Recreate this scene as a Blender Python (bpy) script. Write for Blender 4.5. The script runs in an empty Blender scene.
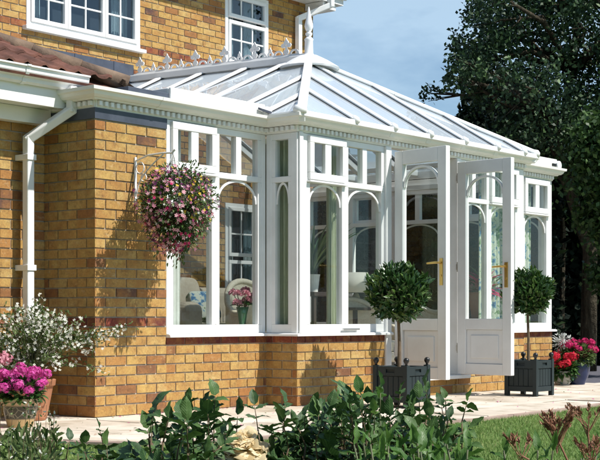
import bpy, bmesh, math, random
import numpy as np
from mathutils import Vector, Matrix
random.seed(7); rng = np.random.default_rng(11)
S = bpy.context.scene
COL = S.collection
R = math.radians
# ------------------------------------------------------------------ camera
F = 1359.0
cam_d = bpy.data.cameras.new('camera'); cam = bpy.data.objects.new('camera', cam_d); COL.objects.link(cam)
cam.location = (-7.2332, -7.9118, 0.7769)
YAW = math.radians(90) - math.atan2(F, 1100)     # heading measured from +X
FW = Vector((math.sin(math.atan2(F, 1100)), math.cos(math.atan2(F, 1100)), 0)); RT = Vector((FW.y, -FW.x, 0))
cam.rotation_euler = (R(90), 0, -math.atan2(FW.x, FW.y))
cam_d.sensor_width = 36; cam_d.lens = F / 600 * 36; cam_d.shift_y = 88 / 600
cam_d.clip_start = 0.1; cam_d.clip_end = 2000
S.camera = cam
# ------------------------------------------------------------------ light
SUN = Vector((0.27, -1.0, 1.30)).normalized()     # towards the sun
el = math.asin(SUN.z); az = math.atan2(SUN.x, SUN.y)
sd = bpy.data.lights.new('sun', 'SUN'); so = bpy.data.objects.new('sun', sd); COL.objects.link(so)
sd.energy = 5.0; sd.angle = R(0.53); sd.color = (1.0, 0.955, 0.88)
so.rotation_euler = (-SUN).to_track_quat('-Z', 'Y').to_euler(); so.location = (0, -10, 20)
W = bpy.data.worlds.new('World'); S.world = W; W.use_nodes = True
wn = W.node_tree.nodes; wl = W.node_tree.links; wn.clear()
wo = wn.new('ShaderNodeOutputWorld'); bg = wn.new('ShaderNodeBackground'); sky = wn.new('ShaderNodeTexSky')
sky.sky_type = 'NISHITA'; sky.sun_disc = False; sky.sun_elevation = el; sky.sun_rotation = az
sky.air_density = 1.1; sky.dust_density = 0.6; sky.ozone_density = 2.2
bg.inputs[1].default_value = 0.072
tc = wn.new('ShaderNodeTexCoord'); mp = wn.new('ShaderNodeMapping'); mp.inputs['Scale'].default_value = (1.6, 1.6, 4.0)
nz = wn.new('ShaderNodeTexNoise'); nz.inputs['Scale'].default_value = 2.6; nz.inputs['Detail'].default_value = 6; nz.inputs['Roughness'].default_value = .55
cr = wn.new('ShaderNodeValToRGB'); cr.color_ramp.elements[0].position = .42; cr.color_ramp.elements[1].position = .62
cr.color_ramp.elements[1].color = (.58, .58, .58, 1); cr.color_ramp.elements[0].color = (0.03, 0.03, 0.03, 1)
mx = wn.new('ShaderNodeMixRGB'); mx.inputs[2].default_value = (9.0, 9.4, 9.6, 1)
wl.new(tc.outputs['Generated'], mp.inputs[0]); wl.new(mp.outputs[0], nz.inputs[0]); wl.new(nz.outputs[0], cr.inputs[0])
wl.new(cr.outputs[0], mx.inputs[0]); wl.new(sky.outputs[0], mx.inputs[1]); tn = wn.new('ShaderNodeMixRGB'); tn.blend_type = 'MULTIPLY'; tn.inputs[0].default_value = 1; tn.inputs[2].default_value = (.84, 1.05, 1.22, 1); wl.new(mx.outputs[0], tn.inputs[1]); wl.new(tn.outputs[0], bg.inputs[0]); wl.new(bg.outputs[0], wo.inputs[0])
S.view_settings.view_transform = 'Standard'; S.view_settings.look = 'None'; S.view_settings.exposure = 0.36; S.view_settings.gamma = 1
S.view_settings.use_curve_mapping = False
S.render.engine = 'CYCLES'
S.cycles.max_bounces = 10; S.cycles.transparent_max_bounces = 24; S.cycles.diffuse_bounces = 4

# ------------------------------------------------------------------ materials
def newmat(name):
    m = bpy.data.materials.new(name); m.use_nodes = True
    n = m.node_tree.nodes; n.clear()
    out = n.new('ShaderNodeOutputMaterial'); return m, n, m.node_tree.links, out
def noise(n, l, scale, detail=5, coord='Object', rough=.6, sc=None):
    t = n.new('ShaderNodeTexCoord'); z = n.new('ShaderNodeTexNoise')
    z.inputs['Scale'].default_value = scale; z.inputs['Detail'].default_value = detail; z.inputs['Roughness'].default_value = rough
    if sc:
        q = n.new('ShaderNodeMapping'); q.inputs['Scale'].default_value = sc; l.new(t.outputs[coord], q.inputs[0]); l.new(q.outputs[0], z.inputs[0])
    else: l.new(t.outputs[coord], z.inputs[0])
    return z.outputs[0]
def ramp(n, l, src, stops, const=False):
    r = n.new('ShaderNodeValToRGB'); e = r.color_ramp
    if const: e.interpolation = 'CONSTANT'
    while len(e.elements) < len(stops): e.elements.new(.5)
    for el_, (p, c) in zip(e.elements, stops): el_.position = p; el_.color = (*c, 1)
    l.new(src, r.inputs[0]); return r.outputs[0]
def bump(n, l, src, strength, dist):
    b = n.new('ShaderNodeBump'); b.inputs['Strength'].default_value = strength; b.inputs['Distance'].default_value = dist
    l.new(src, b.inputs['Height']); return b.outputs[0]
def mixc(n, l, fac, a, b, mode='MIX'):
    m = n.new('ShaderNodeMixRGB'); m.blend_type = mode
    for s, v in ((0, fac), (1, a), (2, b)):
        if hasattr(v, 'links'): l.new(v, m.inputs[s])
        elif isinstance(v, (int, float)): m.inputs[s].default_value = v
        else: m.inputs[s].default_value = (*v, 1)
    return m.outputs[0]
def surf(name, c1, c2, scale=6, rough=.6, bmp=.2, bd=.004, spec=.5, metal=0, bscale=None, sc=None, coat=0):
    m, n, l, out = newmat(name); p = n.new('ShaderNodeBsdfPrincipled')
    z = noise(n, l, scale, sc=sc); l.new(ramp(n, l, z, [(.3, c1), (.7, c2)]), p.inputs['Base Color'])
    p.inputs['Roughness'].default_value = rough; p.inputs['Metallic'].default_value = metal
    p.inputs['Specular IOR Level'].default_value = spec; p.inputs['Coat Weight'].default_value = coat
    if bmp: l.new(bump(n, l, noise(n, l, bscale or scale * 4), bmp, bd), p.inputs['Normal'])
    l.new(p.outputs[0], out.inputs[0]); return m
def leafmat(name, stops, rough=.45, trans=.25, spec=.5, veins=False):
    m, n, l, out = newmat(name); p = n.new('ShaderNodeBsdfPrincipled'); a = n.new('ShaderNodeAttribute'); a.attribute_name = 'tint'
    z = noise(n, l, 9, 2)
    add = n.new('ShaderNodeMath'); add.operation = 'MULTIPLY_ADD'; l.new(z, add.inputs[0]); add.inputs[1].default_value = .25; 
    s2 = n.new('ShaderNodeMath'); s2.operation = 'SUBTRACT'; l.new(a.outputs['Fac'], s2.inputs[0]); s2.inputs[1].default_value = .125
    l.new(s2.outputs[0], add.inputs[2])
    c = ramp(n, l, add.outputs[0], stops)
    if veins:
        u = n.new('ShaderNodeAttribute'); u.attribute_name = 'luv'; sx = n.new('ShaderNodeSeparateXYZ'); l.new(u.outputs['Vector'], sx.inputs[0])
        def mt(op, a_, b_=0.0):
            m_ = n.new('ShaderNodeMath'); m_.operation = op
            for i_, v_ in enumerate((a_, b_)):
                if hasattr(v_, 'links'): l.new(v_, m_.inputs[i_])
                else: m_.inputs[i_].default_value = v_
            return m_.outputs[0]
        aw = mt('ABSOLUTE', sx.outputs[1]); ph = mt('MULTIPLY', mt('SUBTRACT', sx.outputs[0], mt('MULTIPLY', aw, 1.1)), 52.0)
        sv = mt('POWER', mt('MULTIPLY_ADD', mt('SINE', ph), .5), 1.0); sv = mt('ADD', mt('MULTIPLY', mt('SINE', ph), .5), .5); sv = mt('POWER', sv, 7.0)
        mr = mt('LESS_THAN', aw, .022); vv = mt('MAXIMUM', mt('MULTIPLY', sv, .55), mr)
        c = mixc(n, l, mt('MULTIPLY', vv, .40), c, (.16, .26, .09))
        spots = ramp(n, l, noise(n, l, 55, 4), [(.60, (1, 1, 1)), (.72, (.62, .55, .35))]); c = mixc(n, l, 1., c, spots, 'MULTIPLY')
        l.new(bump(n, l, mt('SUBTRACT', noise(n, l, 60, 3), vv), .35, .002), p.inputs['Normal'])
    l.new(c, p.inputs['Base Color'])
    p.inputs['Roughness'].default_value = rough; p.inputs['Specular IOR Level'].default_value = spec
    if trans:
        t = n.new('ShaderNodeBsdfTranslucent'); l.new(c, t.inputs[0]); x = n.new('ShaderNodeMixShader'); x.inputs[0].default_value = trans
        l.new(p.outputs[0], x.inputs[1]); l.new(t.outputs[0], x.inputs[2]); l.new(x.outputs[0], out.inputs[0])
    else: l.new(p.outputs[0], out.inputs[0])
    return m
def glassmat(name, tint=(.9, .95, .94), refl=1.0, milky=0, milkc=(.8, .85, .88), base=0.02):
    m, n, l, out = newmat(name)
    t = n.new('ShaderNodeBsdfTransparent'); t.inputs[0].default_value = (*tint, 1)
    g = n.new('ShaderNodeBsdfGlossy'); g.inputs['Roughness'].default_value = .015; g.inputs[0].default_value = (.95, .97, 1, 1)
    f = n.new('ShaderNodeLayerWeight'); f.inputs[0].default_value = .5
    fp = n.new('ShaderNodeMath'); fp.operation = 'POWER'; l.new(f.outputs['Facing'], fp.inputs[0]); fp.inputs[1].default_value = 4.0
    mu = n.new('ShaderNodeMath'); mu.operation = 'MULTIPLY_ADD'; l.new(fp.outputs[0], mu.inputs[0]); mu.inputs[1].default_value = refl * .45; mu.inputs[2].default_value = base; mu.use_clamp = True
    x = n.new('ShaderNodeMixShader'); l.new(mu.outputs[0], x.inputs[0])
    src = t.outputs[0]
    if milky:
        d = n.new('ShaderNodeBsdfDiffuse'); d.inputs[0].default_value = (*milkc, 1)
        y = n.new('ShaderNodeMixShader')
        fz = n.new('ShaderNodeMath'); fz.operation = 'MULTIPLY_ADD'; l.new(noise(n, l, 1.2, 3), fz.inputs[0]); fz.inputs[1].default_value = .16; fz.inputs[2].default_value = milky - .08
        l.new(fz.outputs[0], y.inputs[0])
        l.new(t.outputs[0], y.inputs[1]); l.new(d.outputs[0], y.inputs[2]); src = y.outputs[0]
    l.new(src, x.inputs[1]); l.new(g.outputs[0], x.inputs[2]); l.new(x.outputs[0], out.inputs[0]); return m
def brickmat(name, stops, dark=(.13, .07, .035)):
    m, n, l, out = newmat(name); p = n.new('ShaderNodeBsdfPrincipled'); a = n.new('ShaderNodeAttribute'); a.attribute_name = 'tint'
    c = ramp(n, l, a.outputs['Fac'], stops)
    tcn = n.new('ShaderNodeTexCoord'); vs_ = n.new('ShaderNodeVectorMath'); vs_.operation = 'SCALE'; vs_.inputs[0].default_value = (31, 17, 23); l.new(a.outputs['Fac'], vs_.inputs['Scale'])
    va = n.new('ShaderNodeVectorMath'); va.operation = 'ADD'; l.new(tcn.outputs['Object'], va.inputs[0]); l.new(vs_.outputs[0], va.inputs[1])
    def nz_(scale, det, rough, sc=None):
        z = n.new('ShaderNodeTexNoise'); z.inputs['Scale'].default_value = scale; z.inputs['Detail'].default_value = det; z.inputs['Roughness'].default_value = rough
        if sc: q = n.new('ShaderNodeMapping'); q.inputs['Scale'].default_value = sc; l.new(va.outputs[0], q.inputs[0]); l.new(q.outputs[0], z.inputs[0])
        else: l.new(va.outputs[0], z.inputs[0])
        return z.outputs[0]
    def mul(x, k): m_ = n.new('ShaderNodeMath'); m_.operation = 'MULTIPLY'; l.new(x, m_.inputs[0]); m_.inputs[1].default_value = k; return m_.outputs[0]
    c = mixc(n, l, mul(ramp(n, l, nz_(7, 5, .7), [(.40, (0, 0, 0)), (.66, (1, 1, 1))]), .75), c, (.36, .165, .05))      # orange flashing
    c = mixc(n, l, mul(ramp(n, l, nz_(13, 6, .75), [(.52, (0, 0, 0)), (.70, (1, 1, 1))]), .6), c, dark)                 # kiln marks
    c = mixc(n, l, mul(ramp(n, l, nz_(10, 5, .7, (1, 1, 2)), [(.58, (0, 0, 0)), (.72, (1, 1, 1))]), .45), c, (.55, .44, .26))
    c = mixc(n, l, 1.0, c, ramp(n, l, nz_(60, 5, .8), [(.25, (.62, .62, .62)), (.7, (1.15, 1.15, 1.15))]), 'MULTIPLY')
    l.new(c, p.inputs['Base Color']); p.inputs['Roughness'].default_value = .82; p.inputs['Specular IOR Level'].default_value = .25
    l.new(bump(n, l, noise(n, l, 70, 5), .5, .004), p.inputs['Normal']); l.new(p.outputs[0], out.inputs[0]); return m

Y1 = (.52, .36, .14); Y2 = (.48, .305, .10); Y3 = (.43, .25, .078); O1 = (.37, .165, .055); B1 = (.22, .10, .05); K1 = (.11, .06, .05)
M = {}
M['brick'] = brickmat('yellow_stock_brick', [(0, Y1), (.28, Y2), (.55, Y3), (.72, (.52, .34, .11)), (.83, O1), (.93, B1), (1, K1)])
M['red'] = brickmat('red_band_brick', [(0, (.22, .05, .033)), (.5, (.17, .038, .03)), (1, (.11, .03, .03))], (.07, .02, .02))
M['mortar'] = surf('mortar', (.26, .23, .19), (.50, .45, .38), 14, .95, .5, .003, .1, bscale=90)
M['white'] = surf('white_upvc', (.72, .72, .71), (.83, .83, .83), 3.5, .38, .03, .002, .5)
M['door'] = surf('white_door_upvc', (.69, .68, .675), (.78, .775, .77), 3.5, .42, .03, .002, .5)
M['gutter'] = surf('cream_white_gutter', (.75, .745, .715), (.82, .815, .79), 3, .35, .05, .002, .5, sc=(1, 1, 5))
M['sill'] = surf('sill_white', (.76, .76, .76), (.82, .82, .81), 5, .4, .03, .002)
M['lead'] = surf('lead_flashing', (.045, .055, .08), (.085, .10, .135), 5, .55, .3, .006, .5, .2)
M['tile'] = surf('clay_roof_tile', (.075, .038, .030), (.19, .085, .062), 4, .85, .5, .008, .2, bscale=40)
M['ridge'] = surf('weathered_ridge_tile', (.10, .07, .055), (.22, .155, .11), 6, .9, .6, .01, .2, bscale=40)
M['glass'] = glassmat('window_glass', (.95, .975, .965), 1.25)
M['dglass'] = glassmat('house_window_glass', (.72, .8, .84), 1.8, base=.06)
M['roofglass'] = glassmat('roof_glazing', (.95, .98, 1.0), 1.3, .38, (.72, .79, .86))
M['brass'] = surf('brass', (.65, .42, .12), (.78, .55, .2), 8, .28, .05, .001, .5, 1)
M['stone'] = None
M['planter'] = surf('dark_green_paint', (.006, .014, .015), (.012, .022, .024), 7, .6, .2, .002, .5, bscale=60, sc=(1, 1, .1))
M['black'] = surf('black_gloss', (.008, .008, .008), (.015, .015, .015), 7, .35, 0)
M['bark'] = surf('bark', (.015, .012, .008), (.10, .085, .06), 5, .95, 1, .08, .1, bscale=9, sc=(4, 4, .7))
M['stem'] = surf('green_stem', (.05, .075, .025), (.10, .10, .04), 20, .6, 0)
M['brownstem'] = surf('brown_stem', (.09, .06, .035), (.16, .11, .06), 30, .8, .3, .002)
M['terra'] = surf('terracotta', (.27, .11, .055), (.42, .20, .11), 6, .85, .3, .003, .2)
M['soil'] = surf('potting_soil', (.02, .014, .01), (.045, .03, .02), 30, .95, 1, .01, .1)
M['greypot'] = surf('grey_stone_pot', (.30, .29, .26), (.45, .44, .40), 9, .8, .3, .003)
M['bluepot'] = surf('blue_glaze', (.006, .016, .06), (.014, .032, .11), 6, .3, .05, .002, .5)
M['fabric'] = surf('beige_upholstery', (.45, .38, .29), (.52, .45, .35), 30, .95, .5, .002, .1, bscale=200)
M['cream'] = surf('cream_wicker', (.62, .55, .42), (.74, .67, .54), 40, .8, .8, .004, .2, bscale=80)
M['curtain'] = surf('curtain_cloth', (.32, .36, .24), (.55, .57, .43), 18, .95, .3, .002, .1, sc=(6, 6, .3))
M['wcurtain'] = surf('white_curtain_cloth', (.7, .7, .66), (.8, .8, .76), 18, .95, .3, .002, .1)
M['floral'] = surf('floral_cloth', (.62, .66, .55), (.12, .25, .45), 11, .95, .3, .002, .1)
M['floral'] = None
def mk_floral():
    m, n, l, out = newmat('floral_cloth'); p = n.new('ShaderNodeBsdfPrincipled'); z = noise(n, l, 11, 3)
    l.new(ramp(n, l, z, [(.36, (.06, .16, .32)), (.42, (.22, .36, .46)), (.46, (.60, .62, .52)), (.56, (.62, .64, .54)), (.60, (.16, .27, .14)), (.70, (.30, .38, .22))]), p.inputs['Base Color']); p.inputs['Roughness'].default_value = .95
    l.new(p.outputs[0], out.inputs[0]); return m
M['floral'] = mk_floral()
M['shade'] = surf('lampshade_cloth', (.75, .70, .58), (.8, .75, .64), 5, .9, 0)
M['darkwood'] = surf('dark_wood', (.02, .014, .012), (.05, .035, .028), 10, .4, .2, .002, sc=(1, 1, .1))
M['floor'] = surf('conservatory_floor', (.30, .25, .19), (.38, .32, .25), 3, .5, .1)
M['plaster'] = surf('painted_plaster', (.62, .60, .55), (.68, .66, .60), 3, .9, .2)
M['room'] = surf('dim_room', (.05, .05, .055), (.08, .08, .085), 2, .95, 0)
M['vase'] = surf('green_vase_glass', (.06, .16, .08), (.10, .22, .12), 5, .1, 0, coat=.5)
M['tar'] = surf('tarmac', (.085, .085, .10), (.13, .125, .145), 30, .95, .6, .004, .1, bscale=160)
M['metal'] = surf('galvanised_metal', (.55, .55, .55), (.65, .65, .65), 8, .35, 0, metal=.8)
# foliage
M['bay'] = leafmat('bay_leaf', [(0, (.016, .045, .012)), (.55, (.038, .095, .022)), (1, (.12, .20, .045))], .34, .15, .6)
M['rose'] = leafmat('rose_leaf', [(0, (.013, .040, .013)), (.6, (.028, .072, .020)), (1, (.070, .135, .032))], .5, .16, .35, True)
M['fresh'] = leafmat('fresh_leaf', [(0, (.045, .12, .02)), (.6, (.08, .18, .032)), (1, (.16, .28, .06))], .45, .3, .4, True)
M['soft'] = leafmat('soft_leaf', [(0, (.05, .09, .025)), (.6, (.10, .15, .045)), (1, (.18, .23, .09))], .6, .3, .3)
M['silver'] = leafmat('silver_leaf', [(0, (.35, .38, .36)), (1, (.62, .64, .62))], .7, .2, .2)
M['tree'] = leafmat('tree_leaf', [(0, (.010, .026, .014)), (.6, (.028, .062, .026)), (1, (.10, .17, .06))], .55, .12, .25)
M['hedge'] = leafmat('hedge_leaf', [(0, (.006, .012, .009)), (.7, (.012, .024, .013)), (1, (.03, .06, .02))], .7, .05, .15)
M['grass'] = leafmat('grass_blade', [(0, (.09, .17, .04)), (.5, (.16, .27, .065)), (.8, (.27, .34, .11)), (1, (.44, .42, .2))], .6, .3, .2)
M['wfl'] = leafmat('white_petal', [(0, (.70, .70, .58)), (1, (.82, .82, .78))], .7, .3, .2)
M['pink'] = leafmat('pink_petal', [(0, (.45, .03, .22)), (.5, (.66, .07, .36)), (1, (.78, .2, .5))], .7, .3, .2)
M['palepink'] = leafmat('pale_pink_petal', [(0, (.6, .22, .3)), (1, (.78, .42, .48))], .7, .3, .2)
M['crimson'] = leafmat('crimson_petal', [(0, (.42, .012, .035)), (.6, (.62, .02, .055)), (1, (.75, .06, .08))], .7, .25, .2)
M['magenta'] = leafmat('magenta_petal', [(0, (.45, .01, .10)), (1, (.70, .05, .20))], .7, .25, .2)
M['purple'] = leafmat('mixed_petal', [(0, (.08, .012, .07)), (.45, (.17, .02, .12)), (.6, (.30, .04, .16)), (.8, (.52, .16, .26)), (1, (.7, .5, .55))], .7, .25, .2)
M['yellow'] = leafmat('yellow_petal', [(0, (.65, .42, .03)), (1, (.78, .6, .08))], .7, .25, .2)
M['creamrose'] = leafmat('cream_rose_petal', [(0, (.70, .52, .26)), (1, (.82, .72, .48))], .6, .35, .3)
M['dry'] = leafmat('dry_seedhead', [(0, (.20, .085, .055)), (.6, (.34, .17, .11)), (1, (.48, .30, .20))], .8, .15, .2)
# paving
def mk_stone():
    m, n, l, out = newmat('pale_paving'); p = n.new('ShaderNodeBsdfPrincipled')
    a = n.new('ShaderNodeAttribute'); a.attribute_name = 'tint'
    c = ramp(n, l, a.outputs['Fac'], [(0, (.50, .43, .35)), (.5, (.57, .50, .42)), (1, (.64, .57, .49))])
    d = ramp(n, l, noise(n, l, 2.2, 6, rough=.65), [(.34, (.60, .56, .48)), (.5, (.95, .94, .92)), (.65, (1.06, 1.06, 1.06))])
    c = mixc(n, l, 1., c, d, 'MULTIPLY')
    l.new(c, p.inputs['Base Color']); p.inputs['Roughness'].default_value = .9
    l.new(bump(n, l, noise(n, l, 40, 6), .4, .006), p.inputs['Normal']); l.new(p.outputs[0], out.inputs[0]); return m
M['stone'] = mk_stone()
def mk_ground():
    m, n, l, out = newmat('lawn_soil'); p = n.new('ShaderNodeBsdfPrincipled')
    c = ramp(n, l, noise(n, l, 1.3, 8, rough=.7), [(.3, (.09, .15, .035)), (.55, (.14, .20, .055)), (.75, (.24, .26, .10))])
    l.new(c, p.inputs['Base Color']); p.inputs['Roughness'].default_value = .95
    l.new(bump(n, l, noise(n, l, 60, 6), .8, .02), p.inputs['Normal']); l.new(p.outputs[0], out.inputs[0]); return m
M['ground'] = mk_ground()

# ------------------------------------------------------------------ mesh helpers
class MB:
    def __init__(s): s.v = []; s.f = []; s.t = []; s.mi = []
    def add(s, vs, fs, tint=0.5, mi=0):
        b = len(s.v); s.v += [tuple(v) for v in vs]
        for f in fs: s.f.append(tuple(b + i for i in f)); s.t.append(tint); s.mi.append(mi)
    def box(s, x0, x1, y0, y1, z0, z1, T=None, tint=.5, mi=0):
        vs = [(x, y, z) for x in (x0, x1) for y in (y0, y1) for z in (z0, z1)]
        if T: vs = [T(*v) for v in vs]
        s.add(vs, [(0, 1, 3, 2), (4, 6, 7, 5), (0, 4, 5, 1), (2, 3, 7, 6), (0, 2, 6, 4), (1, 5, 7, 3)], tint, mi); return s
    def quad(s, a, b, c, d, tint=.5, mi=0): s.add([a, b, c, d], [(0, 1, 2, 3)], tint, mi); return s
    def slab(s, pts, th, tint=.5, mi=0):
        """polygon extruded along its normal by th"""
        P = [Vector(p) for p in pts]; nn = (P[1] - P[0]).cross(P[2] - P[0]).normalized() * th
        k = len(P); vs = P + [p + nn for p in P]
        fs = [tuple(range(k))[::-1], tuple(range(k, 2 * k))] + [(i, (i + 1) % k, (i + 1) % k + k, i + k) for i in range(k)]
        s.add(vs, fs, tint, mi); return s
    def tube(s, pts, r, n=8, tint=.5, mi=0, cap=True):
        P = [Vector(p) for p in pts]; k = len(P)
        rs = r if isinstance(r, (list, tuple)) else [r] * k
        ref = Vector((0, 0, 1)); vs = []
        prev = None
        for i in range(k):
            t = (P[min(i + 1, k - 1)] - P[max(i - 1, 0)]).normalized()
            if prev is None:
                a = t.cross(ref if abs(t.z) < .95 else Vector((1, 0, 0))).normalized()
            else:
                a = (prev - t * prev.dot(t)).normalized()
            prev = a; b = t.cross(a)
            for j in range(n):
                q = 2 * math.pi * j / n; vs.append(P[i] + (a * math.cos(q) + b * math.sin(q)) * rs[i])
        fs = [(i * n + j, i * n + (j + 1) % n, (i + 1) * n + (j + 1) % n, (i + 1) * n + j) for i in range(k - 1) for j in range(n)]
        if cap: fs += [tuple(range(n))[::-1], tuple((k - 1) * n + j for j in range(n))]
        s.add(vs, fs, tint, mi); return s
    def bar(s, a, b, w, h, up=(0, 0, 1), tint=.5, mi=0):
        """box section from a to b, w wide, h high (centred)"""
        a = Vector(a); b = Vector(b); t = (b - a).normalized(); u = Vector(up); side = t.cross(u).normalized(); u = side.cross(t).normalized()
        vs = [p + side * sx * w / 2 + u * sz * h / 2 for p in (a, b) for sx in (-1, 1) for sz in (-1, 1)]
        s.add(vs, [(0, 1, 3, 2), (4, 6, 7, 5), (0, 4, 5, 1), (2, 3, 7, 6), (0, 2, 6, 4), (1, 5, 7, 3)], tint, mi); return s
    def lathe(s, prof, c, n=32, tint=.5, mi=0, squash=(1, 1)):
        vs = []; k = len(prof)
        for (r, z) in prof:
            for j in range(n):
                q = 2 * math.pi * j / n; vs.append((c[0] + r * math.cos(q) * squash[0], c[1] + r * math.sin(q) * squash[1], c[2] + z))
        fs = [(i * n + j, i * n + (j + 1) % n, (i + 1) * n + (j + 1) % n, (i + 1) * n + j) for i in range(k - 1) for j in range(n)]
        fs += [tuple(range(n))[::-1], tuple((k - 1) * n + j for j in range(n))]
        s.add(vs, fs, tint, mi); return s
    def sweep(s, prof, path, closed=True, tint=.5, mi=0):
        """prof = (outward offset, z) ring, path = plan points; outward = right of travel, mitred"""
        P = [Vector((p[0], p[1])) for p in path]; k = len(P); n = len(prof); vs = []
        for i in range(k):
            def nr(a, b):
                d = (b - a).normalized(); return Vector((d.y, -d.x))
            if i == 0: m = nr(P[0], P[1])
            elif i == k - 1: m = nr(P[-2], P[-1])
            else:
                a = nr(P[i - 1], P[i]); b = nr(P[i], P[i + 1]); m = (a + b); m = m / m.dot(a) if m.length > 1e-6 else a
            for (o, z) in prof: vs.append((P[i].x + m.x * o, P[i].y + m.y * o, z))
        fs = [(i * n + j, i * n + (j + 1) % n, (i + 1) * n + (j + 1) % n, (i + 1) * n + j) for i in range(k - 1) for j in range(n)]
        fs += [tuple(range(n))[::-1], tuple((k - 1) * n + j for j in range(n))]
        s.add(vs, fs, tint, mi); return s

def root_loc(o):
    while o.parent: o = o.parent
    return Vector(o.location)
def finish(o):
    return o
def obj(name, mb, mat, parent=None, smooth=False, bevel=0, loc=None, bseg=2, recalc=True):
    """links one mesh; vertices are given in world coordinates"""
    off = root_loc(parent) if parent else Vector(loc or (0, 0, 0))
    me = bpy.data.meshes.new(name)
    me.from_pydata([(v[0] - off.x, v[1] - off.y, v[2] - off.z) for v in mb.v], [], mb.f)
    mats = mat if isinstance(mat, (list, tuple)) else [mat]
    for m in mats: me.materials.append(m)
    me.polygons.foreach_set('material_index', mb.mi)
    at = me.attributes.new('tint', 'FLOAT', 'FACE'); at.data.foreach_set('value', mb.t)
    if recalc:
        b = bmesh.new(); b.from_mesh(me); bmesh.ops.recalc_face_normals(b, faces=b.faces); b.to_mesh(me); b.free()
    if smooth: me.polygons.foreach_set('use_smooth', [True] * len(me.polygons))
    me.update()
    o = bpy.data.objects.new(name, me); COL.objects.link(o)
    if parent: o.parent = parent
    else: o.location = off
    if bevel:
        bv = o.modifiers.new('bevel', 'BEVEL'); bv.width = bevel; bv.segments = bseg; bv.limit_method = 'ANGLE'; bv.angle_limit = R(40)
    return o
def arr_obj(name, V, Fc, tint, mat, parent=None, loc=None, smooth=False, mi=None):
    off = root_loc(parent) if parent else Vector(loc or (0, 0, 0))
    me = bpy.data.meshes.new(name); V = np.asarray(V, dtype=np.float32) - np.array(off, dtype=np.float32)
    Fc = np.asarray(Fc, dtype=np.int32); nf, k = Fc.shape
    me.vertices.add(len(V)); me.vertices.foreach_set('co', V.ravel())
    me.loops.add(nf * k); me.loops.foreach_set('vertex_index', Fc.ravel())
    me.polygons.add(nf); me.polygons.foreach_set('loop_start', np.arange(0, nf * k, k, dtype=np.int32)); me.polygons.foreach_set('loop_total', np.full(nf, k, dtype=np.int32))
    for m in (mat if isinstance(mat, (list, tuple)) else [mat]): me.materials.append(m)
    if mi is not None: me.polygons.foreach_set('material_index', np.asarray(mi, dtype=np.int32))
    me.update(calc_edges=True)
    at = me.attributes.new('tint', 'FLOAT', 'FACE'); at.data.foreach_set('value', np.asarray(tint, dtype=np.float32))
    if smooth: me.polygons.foreach_set('use_smooth', np.ones(nf, dtype=bool))
    o = bpy.data.objects.new(name, me); COL.objects.link(o)
    if parent: o.parent = parent
    else: o.location = off
    return o
def tag(o, label, cat, group=None):
    o['label'] = label; o['category'] = cat
    if group: o['group'] = group
    return o
def thing(name, label, cat, loc, group=None):
    o = bpy.data.objects.new(name, None); COL.objects.link(o); o.location = loc; o.empty_display_size = .1
    return tag(o, label, cat, group)
def struct(o): o['kind'] = 'structure'; return o
def stuff(o): o['kind'] = 'stuff'; return o

# leaf templates: columns = along, across, lift
def ovate(n=5, fold=.18, droop=.25, tipx=1.0, wide=.45):
    vs = []; fs = []
    for i in range(n + 1):
        t = i / n; w = wide * math.sin(math.pi * min(1, t ** .85)) ** .8 * (1 - .25 * t) if 0 < i < n else 0.0
        z = -droop * t * t
        vs += [(t, -w, z + fold * w), (t, 0, z), (t, w, z + fold * w)]
    for i in range(n):
        a = 3 * i; fs += [(a, a + 1, a + 4, a + 3), (a + 1, a + 2, a + 5, a + 4)]
    return np.array(vs), np.array(fs)
DIAMOND = (np.array([(0, 0, 0), (.5, -.5, .06), (1, 0, -.05), (.5, .5, .06)]), np.array([(0, 1, 2, 3)]))
LANCE = (np.array([(0, 0, 0), (.4, -.5, .12), (.4, 0, -.02), (.4, .5, .12), (1, 0, -.12), (1, 0, -.12)]), np.array([(0, 1, 2, 2), (0, 1, 2, 2)]))
OV6 = (np.array([(0, 0, 0), (.3, -.46, .1), (.72, -.34, .03), (1, 0, -.14), (.72, .34, .03), (.3, .46, .1), (.3, 0, 0), (.72, 0, -.06)]),
       np.array([(0, 1, 2, 7), (7, 2, 3, 4), (0, 7, 4, 5)]))
def star(k=5):
    vs = [(0, 0, 0)]; fs = []
    for i in range(k):
        a = 2 * math.pi * i / k; d = math.pi / k
        vs += [(.32 * math.cos(a - d * .8), .32 * math.sin(a - d * .8), .06), (.55 * math.cos(a), .55 * math.sin(a), .14), (.32 * math.cos(a + d * .8), .32 * math.sin(a + d * .8), .06)]
        b = 1 + 3 * i; fs.append((0, b, b + 1, b + 2))
    return np.array(vs), np.array(fs)
STAR = star()
def nrm(a): return a / np.maximum(np.linalg.norm(a, axis=-1, keepdims=True), 1e-9)
def scatter(tmpl, pos, along, up, length, width, tint):
    """place a leaf template at every pos; returns V, F, tint per face"""
    tv, tf = tmpl; N = len(pos); pos = np.asarray(pos, float)
    a = nrm(np.asarray(along, float)); u = np.asarray(up, float)
    s = nrm(np.cross(u, a)); u = np.cross(a, s)
    L = np.broadcast_to(np.asarray(length, float), (N,))[:, None, None]; Wd = np.broadcast_to(np.asarray(width, float), (N,))[:, None, None]
    V = pos[:, None, :] + a[:, None, :] * tv[None, :, 0, None] * L + s[:, None, :] * tv[None, :, 1, None] * Wd + u[:, None, :] * tv[None, :, 2, None] * L
    Fc = tf[None] + (np.arange(N) * len(tv))[:, None, None]
    return V.reshape(-1, 3), Fc.reshape(-1, tf.shape[1]), np.repeat(np.broadcast_to(tint, (N,)), len(tf))
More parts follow.
